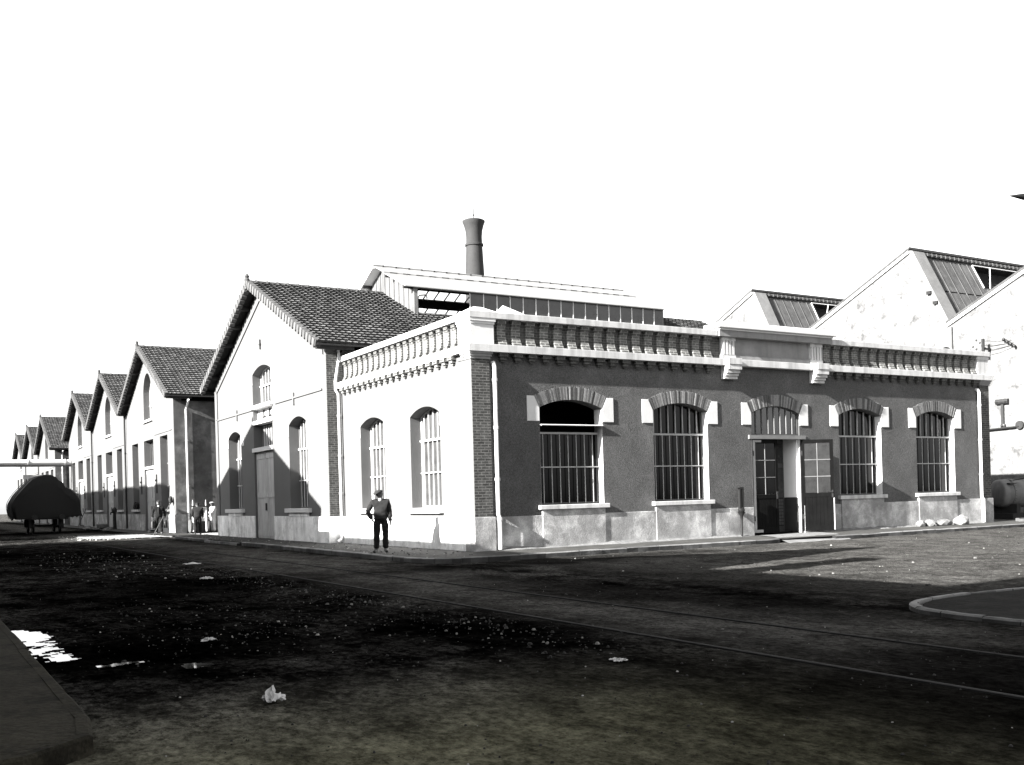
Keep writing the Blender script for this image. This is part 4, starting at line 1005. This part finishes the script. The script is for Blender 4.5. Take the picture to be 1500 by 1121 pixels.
# iron lever post by the door
P = thing('lever_post', 'dark iron lever post standing left of the open door', 'post', (9.49, -.08, 0))
mb = MB(); mb.tube([(9.49, -.08, -.05), (9.49, -.08, .45), (9.49, -.08, .62), (9.49, -.08, .74)], [.035, .035, .05, .13], 10); mb.build('stem', M['iron_dark'], P, smooth=True)
mb = MB(); mb.blob((9.49, -.08, .80), (.12, .1, .1), 2, .1); mb.build('knuckle', M['iron_dark'], P)
mb = MB()
mb.box(9.4, 9.45, -.12, -.04, .84, 1.5); mb.box(9.53, 9.58, -.12, -.04, .84, 1.5); mb.box(9.4, 9.58, -.118, -.042, 1.46, 1.53); mb.box(9.445, 9.535, -.10, -.06, .84, 1.46); mb.build('slotted_arm', M['iron_dark'], P)

# tank on timber cradle at the right edge
T = thing('riveted_tank', 'grey riveted cylindrical tank on a dark cradle at the right edge of the yard', 'tank', (26.5, 1.6, 0))
ax0, ay0 = 25.3, 1.75; dv = Vector((.93, -.36, 0)).normalized(); zc0, r0 = 1.02, .58
def along(s): return (ax0+dv.x*s, ay0+dv.y*s, zc0)
mb = MB(); mb.tube([along(s) for s in (-.12, -.03, .0, .05, .4, 3.4)], [.18, .43, .52, .565, r0, r0], 28); mb.build('shell', M['tank'], T, smooth=True)
mb = MB(); mb.tube([along(.42), along(.5)], r0+.025, 28); mb.build('hoop', M['tank'], T)
mb = MB(); mb.tube([along(1.9), along(2.0)], r0+.02, 28); mb.build('hoop', M['tank'], T)
mb = MB(); up_ = Vector((0, 0, 1)); sd_ = dv.cross(up_)
for s_ in (.46, 1.95):
    for k in range(36):
        q = Vector(along(s_))+(sd_*math.cos(k*.1745)+up_*math.sin(k*.1745))*(r0+.03); mb.blob(tuple(q), (.018, .018, .018), 1, 0)
mb.build('rivets', M['iron_mid'], T)
mb = MB(); a = along(.3); b = along(1.2); mb.tube([(a[0], a[1]-.3, zc0+.5), (b[0], b[1]-.1, zc0+.62)], .035, 8); mb.box(a[0]-.3, a[0]+.3, a[1]-.5, a[1]-.35, zc0+.36, zc0+.42); mb.build('lid_handle', M['iron_dark'], T)
mb = MB()
for s in (.35, 2.6):
    c0 = along(s); mb.box(c0[0]-.12, c0[0]+.12, c0[1]-.6, c0[1]+.6, -.02, .58)
mb.box(25.2, 28.9, 1.0, 1.9, -.02, .2); mb.build('cradle', M['timber_dark'], T)

# pointed iron arm at the right edge, on a post just out of frame
T = thing('bracket_arm', 'dark pointed iron arm jutting in at the right edge against the sky', 'bracket', (1.9, -15.6, 0))
mb = MB(); mb.tube([(1.9, -15.6, -.05), (1.9, -15.6, 6.1)], .07, 10); mb.lathe((1.9, -15.6, -.05), [(.14, 0), (.14, .5), (.07, .6)], 12); mb.build('post', M['iron_dark'], T, smooth=True)
mb = MB(); mb.tube([(1.9, -15.6, 5.42), (.9, -15.6, 5.38), (.2, -15.6, 5.33), (-.13, -15.6, 5.30)], [.07, .06, .045, .004], 10); mb.tube([(1.9, -15.6, 5.0), (.9, -15.6, 5.36)], .025, 6); mb.build('arm', M['iron_dark'], T, smooth=True)

# ------------------------------------------------------------------ covered wagon on the track
WX, WY = -5.40, 47.2
T = thing('covered_wagon', 'goods wagon under a bulging dark tarpaulin standing on the rails', 'wagon', (WX, WY, -.13))
secs = [(-.15, .80, .0), (0, 1, .02), (.5, 1.0, .06), (1.6, 1.02, .05), (3, 1.0, .08), (4.6, .98, .02), (5.2, .8, -.1)]
prof = [(-1.9, .82), (-2.02, 1.65), (-1.78, 2.25), (-1.3, 2.85), (-.75, 3.38), (-.2, 3.58), (.25, 3.55), (.75, 3.2), (1.2, 2.75), (1.75, 2.25), (2.0, 1.75), (2.02, .86)]
pp = [Vector((a, b, 0)) for a, b in prof]; sp = smooth_path([(a, b) for a, b in prof], 5)
mb = MB(); n = len(sp)
for (dy, k, dz) in [(secs[i][0]+(secs[i+1][0]-secs[i][0])*t/4, secs[i][1]+(secs[i+1][1]-secs[i][1])*t/4, secs[i][2]+(secs[i+1][2]-secs[i][2])*t/4) for i in range(len(secs)-1) for t in range(4)]+[secs[-1]]:
    for q in sp:
        h = q.y; w = .13*noise.noise(Vector((q.x*1.1, dy*1.0, h*.9)))+.05*noise.noise(Vector((q.x*5, dy*4, h*2)))
        mb.v.append((WX+q.x*(.55+.45*k)+w, WY+dy+.12*noise.noise(Vector((q.x*2.5, h*.6, 7))), 1.1+(h-1.1)*k+dz*.5+w*(1 if h > 1.2 else 1.6)))
m = len(mb.v)//n
mb.fc = [(i*n+j, i*n+j+1, (i+1)*n+j+1, (i+1)*n+j) for i in range(m-1) for j in range(n-1)]+[tuple(range(n)), tuple(range((m-1)*n, m*n))]; mb.t = [1]*len(mb.fc)
tp = mb.build('tarpaulin', M['tarp'], T, smooth=True)
mb = MB()
for (yy, k0) in ((.9, 0), (2.6, 0), (4.2, 0)):
    mb.tube([(WX+q.x*1.015, WY+yy, q.y+.05) for q in sp], .02, 6)
mb.tube([(WX-1.8, WY-.06, 1.5), (WX-.6, WY-.1, 2.6), (WX+.4, WY-.1, 2.7), (WX+1.8, WY-.06, 1.5)], .018, 6); mb.build('rope', M['timber_grey'], tp)
mb = MB(); mb.box(WX-1.35, WX+1.35, WY+.1, WY+5, .95, 1.12); mb.box(WX-1.2, WX+1.2, WY-.1, WY+.1, .78, 1.1)
for s in (-.85, .85): mb.box(WX+s-.08, WX+s+.08, WY+.1, WY+5, .75, .95)
mb.build('wagon_bed', M['timber_dark'], T)
for yy in (.9, 4.1):
    mb = MB(); mb.tube([(WX-.95, WY+yy, .36), (WX+.95, WY+yy, .36)], .06, 10); mb.build('axle', M['iron_dark'], T)
    for s in (-.79, .79):
        mb = MB(lambda u, o, z: (o, u, z)); mb.tube([(WY+yy, WX+s-.06, .36), (WY+yy, WX+s+.06, .36)], .47, 24); mb.tube([(WY+yy, WX+s-.09, .36), (WY+yy, WX+s+.09, .36)], .12, 12)
        mb.build('wheel', M['iron_dark'], T)
        mb = MB(); mb.box(WX+s*1.17-.09, WX+s*1.17+.09, WY+yy-.2, WY+yy+.2, .25, .75); mb.build('axle_box', M['iron_dark'], T)
for s in (-.8, .8):
    mb = MB(lambda u, o, z: (o, u, z)); mb.tube([(WY-.45, WX+s, .93), (WY-.1, WX+s, .93)], .06, 10); mb.tube([(WY-.5, WX+s, .93), (WY-.45, WX+s, .93)], .17, 16); mb.build('buffer', M['iron_dark'], T)

# pipe bridge over the street, board behind the wagon
T = thing('pipe_bridge', 'pale pipe bridge spanning the far street at first floor height', 'pipe', (-7, 74.3, 5.3))
mb = MB(); mb.tube([(-13.9, 74.3, 5.56), (-.5, 74.3, 5.56)], .27, 18); mb.build('pipe', M['stone_clean'], T, smooth=True)
for x in range(-13, 0, 3):
    mb = MB(); mb.tube([(x, 74.3, 5.56), (x+.08, 74.3, 5.56)], .32, 18); mb.build('flange', M['stone'], T)
mb = MB(); mb.box(-13.9, -.5, 74.2, 74.4, 5.2, 5.3); mb.build('girder', M['coping_grey'], T)
T = thing('notice_board', 'pale plank board on two posts, behind the covered wagon', 'board', (-4.05, 70, 0))
mb = MB(); mb.box(-4.75, -3.3, 70, 70.05, 4.0, 4.36); mb.build('board', M['board_white'], T)
for x in (-4.5, -3.6):
    mb = MB(); mb.box(x-.05, x+.05, 70.05, 70.13, -.12, 4.3); mb.build('post', M['timber_grey'], T)

# handcart tipped up beside the alley wall, broom, basket, standpipe, bundle
T = thing('handcart', 'pale tipped-up handcart with two pointed shafts against the alley wall', 'handcart', (.6, 32.6, -.06))
mb = MB()
for x in (.25, .95): mb.tube([(x, 32.5, .0), (x, 32.55, 1.1), (x, 32.6, 1.72)], [.05, .055, .012], 8)
mb.build('shaft', M['paint_white'], T)
mb = MB(); mb.box(.15, 1.05, 32.45, 32.53, 1.32, 1.40); mb.build('crossbar', M['timber_dark'], T)
mb = MB()
for k in range(4): mb.box(.2+.2*k, .38+.2*k, 32.56, 32.6, .55, 1.31)
mb.box(.18, .98, 32.54, 32.56, .7, .78); mb.build('bed', M['board_white'], T)
for x in (.12, 1.06):
    mb = MB(); mb.tube([(x-.03, 32.75, .3), (x+.03, 32.75, .3)], .36, 20); mb.build('wheel', M['timber_grey'], T)
T = thing('street_broom', 'dark-headed broom leaning on the corner of the second gabled workshop', 'broom', (-1.6, 32.6, -.1))
mb = MB(); mb.tube([(-1.95, 32.0, -.1), (-.62, 33.9, 1.62)], .025, 8); mb.build('handle', M['timber_grey'], T)
mb = MB(); mb.blob((-.62, 33.93, 1.75), (.12, .2, .2), 2, .5, 3); mb.build('brush_head', M['timber_dark'], T)
mb = MB(); mb.lathe((-1.36, 52.4, -.07), [(.2, 0), (.36, .12), (.4, .35), (.34, .38), (.3, .2)], 16); o = mb.build('wicker_basket', M['sand'], None); tag(o, 'round pale basket on the ground between the gabled workshops and the wagon', 'basket')
mb = MB(); mb.lathe((-.95, 49.8, -.1), [(.16, 0), (.12, .1), (.1, 1.2), (.16, 1.25), (.16, 1.4), (.06, 1.55)], 12); mb.tube([(-.95, 49.8, 1.1), (-1.2, 49.7, 1.1), (-1.22, 49.7, .95)], .05, 8)
o = mb.build('standpipe', M['iron_dark'], None); tag(o, 'dark iron standpipe at the downpipe between two gabled workshops', 'standpipe')
mb = MB(); mb.blob((-.5, 44.3, 1.48), (.16, .42, .24), 3, .5, 2.5); mb.blob((-.52, 44.75, 1.38), (.12, .2, .15), 2, .4); o = mb.build('cloth_bundle', M['cloth_dark'], None); tag(o, 'dark cloth bundle lying on a window sill behind the walking man', 'bundle')
mb = MB(); mb.tube([(-1.4, 64.2, -.08), (-.55, 65.6, 1.45)], .035, 6); o = mb.build('leaning_pole', M['timber_grey'], None); tag(o, 'thin pole leaning on the far workshop right of the covered wagon', 'pole')
mb = MB()
for k in range(9): mb.blob((random.uniform(-2.2, -.9), random.uniform(36, 60), -.02), (random.uniform(.1, .3), random.uniform(.1, .4), random.uniform(.06, .14)), 1, .5)
o = mb.build('rubble', M['kerb'], None); tag(o, 'scattered rubble along the foot of the far workshops', 'rubble', kind='stuff')

# ------------------------------------------------------------------ people
def skinned(name, nodes, edges, parent, m, root=0, sub=2, extra=None):
    me = bpy.data.meshes.new(name+'_cage'); keys = list(nodes); ix = {k: i for i, k in enumerate(keys)}
    me.from_pydata([nodes[k][0] for k in keys], [(ix[a], ix[b]) for a, b in edges], [])
    o = bpy.data.objects.new(name, me); COL.objects.link(o)
    sk = o.modifiers.new('skin', 'SKIN'); sk.use_smooth_shade = True
    sd = me.skin_vertices[0].data
    for k in keys:
        r = nodes[k][1]; sd[ix[k]].radius = r if isinstance(r, tuple) else (r, r)
        sd[ix[k]].use_root = (ix[k] == root)
    ss = o.modifiers.new('sub', 'SUBSURF'); ss.levels = sub; ss.render_levels = sub
    bpy.context.view_layer.update()
    ev = o.evaluated_get(bpy.context.evaluated_depsgraph_get())
    nm = bpy.data.meshes.new_from_object(ev); bpy.data.objects.remove(o)
    if extra:
        bm = bmesh.new(); bm.from_mesh(nm); t2 = bpy.data.meshes.new('x'); t2.from_pydata(extra.v, [], extra.fc); bm.from_mesh(t2); bm.to_mesh(nm); bm.free()
    if name in ('jacket', 'trousers'):
        for v in nm.vertices:
            c = v.co; k = .012*noise.noise(Vector((c.x*9, c.y*9, c.z*16)))+.007*noise.noise(Vector((c.x*22, c.y*22, c.z*30+3)))
            v.co = c+v.normal*k
    nm.polygons.foreach_set('use_smooth', [True]*len(nm.polygons)); nm.materials.clear(); nm.materials.append(m)
    o = bpy.data.objects.new(name, nm); COL.objects.link(o); o.parent = parent; ORG[o.name] = Vector((0, 0, 0)); return o
def lerp(a, b, t): return tuple(a[i]+(b[i]-a[i])*t for i in range(3))
def person(label, loc, rotz, J, top, trou, cap='cap', open_coat=False, hgt=1.0, shirt='cloth_white', head_tilt=0, vest=None):
    """J: joints in metres, facing -Y; left side of the person is +X"""
    P = thing('person', label, 'person', loc); P.rotation_euler = (0, 0, rotz); P.scale = (hgt*1.06, hgt*1.06, hgt); ORG[P.name] = Vector((0, 0, 0))
    nd, ed = {}, []
    def add(k, p, r, frm=None):
        nd[k] = (tuple(p), r)
        if frm: ed.append((frm, k))
    pel, ch, nk, hd = J['pelvis'], J['chest'], J['neck'], J['head']
    add('pelvis', pel, (.13, .10)); add('waist', lerp(pel, ch, .45), (.12, .09), 'pelvis'); add('chest', ch, (.15, .11), 'waist'); add('neck', nk, .055, 'chest'); add('skull', lerp(nk, hd, .55), .05, 'neck')
    for s in 'LR':
        sh, el, wr = J['sh'+s], J['el'+s], J['wr'+s]; hp, kn, an, to = J['hip'+s], J['kn'+s], J['an'+s], J['to'+s]
        add('sh'+s, sh, .055, 'chest'); add('el'+s, el, .042, 'sh'+s); add('wr'+s, wr, .027, 'el'+s)
        d = (Vector(wr)-Vector(el)).normalized(); side = Vector((1 if s == 'L' else -1, 0, 0)); f = Vector((0, -1, 0)); f = (f-d*f.dot(d)).normalized()
        pm = Vector(wr)+d*.06; add('palm'+s, pm, (.040, .022), 'wr'+s)
        inw = -side
        for i, (ln, sp) in enumerate(((.075, .030), (.085, .010), (.08, -.010), (.062, -.029))):
            b = pm+d*.03+f*sp; add(f'f{i}a'+s, b, .009, 'palm'+s); add(f'f{i}b'+s, b+d*ln*.5+inw*.008, .0085, f'f{i}a'+s); add(f'f{i}c'+s, b+d*ln*.85+inw*.03, .007, f'f{i}b'+s)
        tb = pm-d*.02+f*.035; add('ta'+s, tb, .011, 'palm'+s); add('tb'+s, tb+d*.035+f*.02+inw*.01, .009, 'ta'+s)
        add('hip'+s, hp, .085, 'pelvis'); add('kn'+s, kn, .056, 'hip'+s); add('an'+s, an, .04, 'kn'+s); add('to'+s, to, .035, 'an'+s)
    # head: face with brow, nose, chin and ears
    hb = MB(); H = Vector(hd); yaw = J.get('yaw', 0); tilt = J.get('tilt', 0)
    Rm = Matrix.Rotation(yaw, 3, 'Z') @ Matrix.Rotation(tilt, 3, 'X')
    bm = bmesh.new(); bmesh.ops.create_icosphere(bm, subdivisions=3, radius=1)
    for v in bm.verts:
        c = v.co; x, y, z = c.x*.080, c.y*.100, c.z*.122
        if c.z < -.1: x *= 1+.25*(c.z+.1); 
        if c.y < -.55 and abs(c.x) < .22 and -.35 < c.z < .15: y -= .026*(1-abs(c.x)/.22)*(1-abs(c.z+.15)/.35)   # nose
        if c.y < -.5 and .08 < c.z < .3 and .15 < abs(c.x) < .55: y += .008                                        # eye sockets
        if c.y < -.5 and -.55 < c.z < -.45: y += .005                                                            # mouth
        if c.y < -.4 and c.z < -.7: y -= .012                                                                    # chin
        if abs(c.x) > .93 and abs(c.z) < .3: x *= 1.16                                                             # ears
        v.co = Rm @ Vector((x, y, z))+H
    hb.v = [tuple(v.co) for v in bm.verts]; hb.fc = [tuple(v.index for v in f.verts) for f in bm.faces]; bm.free()
    skinned('body', nd, ed, P, M['skin'], extra=hb)
    # trousers
    nd, ed = {}, []
    add('p', pel, (.150, .118)); add('w', lerp(pel, ch, .3), (.145, .11), 'p')
    for s in 'LR':
        add('h'+s, J['hip'+s], .106, 'p'); add('m'+s, lerp(J['hip'+s], J['kn'+s], .55), .098, 'h'+s); add('k'+s, J['kn'+s], .086, 'm'+s); add('c'+s, lerp(J['kn'+s], J['an'+s], .6), .08, 'k'+s); add('a'+s, lerp(J['kn'+s], J['an'+s], .98), .08, 'c'+s)
    skinned('trousers', nd, ed, P, M[trou], sub=3)
    nd, ed = {}, []
    for s in 'LR':
        nd, ed = {}, []; a, t = J['an'+s], J['to'+s]
        add('a', (a[0], a[1]+.02, .09), .05); add('h', (a[0], a[1]+.045, .045), .042, 'a'); add('b', lerp(a, t, .6)[:2]+(.045,), (.046, .04), 'h'); add('t', (t[0], t[1]-.03, .035), (.04, .03), 'b')
        skinned('boot', nd, ed, P, M['leather'], sub=1)
    # jacket
    nd, ed = {}, []
    hem = lerp(pel, ch, -.18)
    add('hem', hem, (.20, .15)); add('p', lerp(pel, ch, .2), (.19, .145), 'hem'); add('w', lerp(pel, ch, .55), (.185, .14), 'p'); add('c', ch, (.19, .14), 'w'); add('n', lerp(ch, nk, .75), (.075, .075), 'c')
    for s in 'LR':
        add('s'+s, J['sh'+s], .084, 'c'); add('u'+s, lerp(J['sh'+s], J['el'+s], .5), .076, 's'+s); add('e'+s, J['el'+s], .068, 'u'+s); add('f'+s, lerp(J['el'+s], J['wr'+s], .5), .062, 'e'+s); add('r'+s, lerp(J['el'+s], J['wr'+s], .97), .056, 'f'+s)
    skinned('jacket', nd, ed, P, M[top], sub=3)
    mb = MB(); c = Vector(nk); mb.blob((c.x, c.y-.075, c.z-.02), (.045, .03, .05), 2, .1); mb.build('collar', M[shirt], P, smooth=True)
    if vest:
        mb = MB(); c = Vector(lerp(pel, ch, .75)); mb.blob((c.x, c.y-.10, c.z-.05), (.055, .05, .24), 2, .05); mb.build('waistcoat', M[vest], P, smooth=True)
    # hair and flat cap
    mb = MB(); bm = bmesh.new(); bmesh.ops.create_icosphere(bm, subdivisions=3, radius=1)
    mb.v = [tuple(Rm @ Vector((v.co.x*.081, v.co.y*.100+.008, v.co.z*.115+.008))+H) for v in bm.verts]; mb.fc = [tuple(v.index for v in f.verts) for f in bm.faces if f.calc_center_median().z > -.25 and f.calc_center_median().y > -.05]; mb.t = [1]*len(mb.fc); bm.free()
    mb.build('hair', M['timber_dark'], P, smooth=True, recalc=False)
    mb = MB(); bm = bmesh.new(); bmesh.ops.create_icosphere(bm, subdivisions=3, radius=1); vs = []
    for v in bm.verts:
        x, y, z = v.co.x*.105, v.co.y*.128-.012, max(v.co.z, -.25)*.055+.078
        if v.co.z < .1 and v.co.y < -.7: y -= .055*(-v.co.y-.7)/.3+.01; z -= .018
        vs.append(tuple(Rm @ Vector((x, y, z))+H))
    mb.v = vs; mb.fc = [tuple(v.index for v in f.verts) for f in bm.faces]; mb.t = [1]*len(mb.fc); bm.free()
    mb.build('flat_cap', M[cap], P, smooth=True)
    if J.get('moustache'):
        mb = MB(); q = Rm @ Vector((0, -.098, -.042))+H; mb.blob(tuple(q), (.035, .012, .012), 1, 0); mb.build('moustache', M['timber_dark'], P)
    return P
base = dict(pelvis=(0, 0, .90), chest=(0, .01, 1.27), neck=(0, .01, 1.44), head=(0, -.02, 1.565),
            shL=(.185, .01, 1.37), elL=(.235, .03, 1.09), wrL=(.245, -.05, .85), shR=(-.185, .01, 1.37), elR=(-.235, .03, 1.09), wrR=(-.245, -.05, .85),
            hipL=(.095, 0, .86), knL=(.11, -.01, .48), anL=(.12, .02, .085), toL=(.15, -.13, .04), hipR=(-.095, 0, .86), knR=(-.11, -.01, .48), anR=(-.12, .02, .085), toR=(-.15, -.13, .04))
J = dict(base); J.update(elR=(-.33, .07, 1.11), wrR=(-.215, -.06, .90), elL=(.222, .03, 1.08), wrL=(.24, -.03, .82), yaw=R(-38), tilt=R(14), head=(-.02, -.035, 1.555), anL=(.10, .02, .085), anR=(-.13, .02, .085), toR=(-.19, -.12, .04))
person('man in dark jacket and flat cap standing before the sunlit annex wall, hand on hip', (-1.85, 2.05, -.03), R(-28), J, 'cloth_mid', 'cloth_dark', hgt=1.03)
J = dict(base); J.update(knL=(.10, -.10, .49), anL=(.10, -.12, .10), toL=(.12, -.28, .07), knR=(-.10, .02, .48), anR=(-.11, .16, .10), toR=(-.12, .03, .05), elL=(.27, .05, 1.1), wrL=(.29, -.02, .86), elR=(-.27, .05, 1.1), wrR=(-.29, -.03, .86), moustache=1)
m2 = person('man in open dark jacket walking towards the camera carrying a can in each hand', (-1.42, 33.2, -.10), R(-10), J, 'cloth_dark', 'cloth_dark', vest='cloth_mid', hgt=1.08)
for sx in (-1, 1):
    T = thing('can', ('dark can hanging from the right hand' if sx < 0 else 'dark can hanging from the left hand')+' of the man walking towards the camera', 'can', (-1.42+sx*.33, 33.15, 0), 'cans carried by the walking man')
    x, y = -1.42+sx*.32, 33.14-sx*.055
    mb = MB(); mb.lathe((x, y, .25), [(.10, 0), (.10, .3), (.07, .36), (.07, .4)], 14); mb.build('can_body', M['iron_dark'], T, smooth=True)
    mb = MB(); mb.tube([(x, y-.07, .64), (x, y-.05, .72), (x, y, .75), (x, y+.05, .72), (x, y+.07, .64)], .009, 6); mb.build('handle', M['iron_mid'], T)
J = dict(base); J.update(chest=(0, -.08, 1.25), neck=(0, -.16, 1.40), head=(0, -.24, 1.49), shL=(.185, -.07, 1.34), shR=(-.185, -.07, 1.34), elL=(.24, -.16, 1.08), wrL=(.2, -.32, .9), elR=(-.24, -.12, 1.08), wrR=(-.22, -.26, .88), tilt=R(18), knL=(.10, -.06, .48), anL=(.12, .05, .085), toL=(.14, -.1, .04), anR=(-.11, -.12, .085), knR=(-.1, -.14, .49), toR=(-.12, -.27, .04))
person('man in dark jacket seen from behind beside the pale handcart in the alley', (-.22, 29.6, -.1), R(165), J, 'cloth_mid', 'cloth_dark', hgt=1.02)
J = dict(base); J.update(elL=(.22, -.16, 1.12), wrL=(.1, -.34, 1.1), yaw=R(20))
person('man in white shirt half hidden by the edge of the nearest gabled workshop', (1.36, 32.75, -.1), R(-75), J, 'cloth_white', 'cloth_white', cap='cloth_white', hgt=1.0)

# ------------------------------------------------------------------ camera, sky, sun
cam = bpy.data.cameras.new('Camera'); co = bpy.data.objects.new('Camera', cam); COL.objects.link(co); S.camera = co
F0 = 1489.542; PXC, PYC, ROLL, YAW = 757.0, 728.447, 1.54, 59.118
cam.sensor_width = 36; cam.lens = F0/1500*36; cam.shift_x = (750-PXC)/1500; cam.shift_y = (PYC-560.5)/1500; cam.clip_end = 3000; cam.clip_start = .1
a = R(YAW); fwd = Vector((math.cos(a), math.sin(a), 0)); right = Vector((math.sin(a), -math.cos(a), 0)); up = Vector((0, 0, 1))
# roll: the scene is turned counter-clockwise in the picture, so the camera turns clockwise
r = R(ROLL); rx = right*math.cos(r)-up*math.sin(r); uy = right*math.sin(r)+up*math.cos(r)
mw = Matrix((rx, uy, -fwd)).transposed().to_4x4(); mw.translation = Vector((-13.008, -23.94, 1.40)); co.matrix_world = mw

LD = Vector((8.5, 1.0, -3.75)).normalized()
sun = bpy.data.lights.new('Sun', 'SUN'); sun.energy = 5.0; sun.angle = R(.5); sun.color = (1, .985, .96)
so = bpy.data.objects.new('Sun', sun); COL.objects.link(so); so.rotation_euler = LD.to_track_quat('-Z', 'Y').to_euler(); so.location = (-40, -20, 40)
w = bpy.data.worlds.new('World'); S.world = w; w.use_nodes = True; nt = w.node_tree
bg = nt.nodes['Background']; sky = N(nt, 'ShaderNodeTexSky', sky_type='NISHITA'); sky.sun_disc = False
sky.sun_elevation = R(23.7); sky.sun_rotation = R(263.3); sky.air_density = 1.0; sky.dust_density = 1.0; sky.ozone_density = 1.0
sp = N(nt, 'ShaderNodeSeparateColor'); nt.links.new(sky.outputs[0], sp.inputs[0])     # a plate sensitive to green and blue: grey sky
ad = N(nt, 'ShaderNodeMath', operation='MULTIPLY_ADD'); ad.inputs[1].default_value = .55
m2_ = N(nt, 'ShaderNodeMath', operation='MULTIPLY'); m2_.inputs[1].default_value = .6
nt.links.new(sp.outputs[1], m2_.inputs[0]); nt.links.new(sp.outputs[2], ad.inputs[0]); nt.links.new(m2_.outputs[0], ad.inputs[2])
nt.links.new(ad.outputs[0], bg.inputs[0]); bg.inputs[1].default_value = .06
S.view_settings.view_transform = 'Standard'; S.view_settings.look = 'None'; S.view_settings.exposure = 2.75; S.view_settings.gamma = 1
S.cycles.use_denoising = True; S.cycles.max_bounces = 6; S.cycles.sample_clamp_indirect = 4
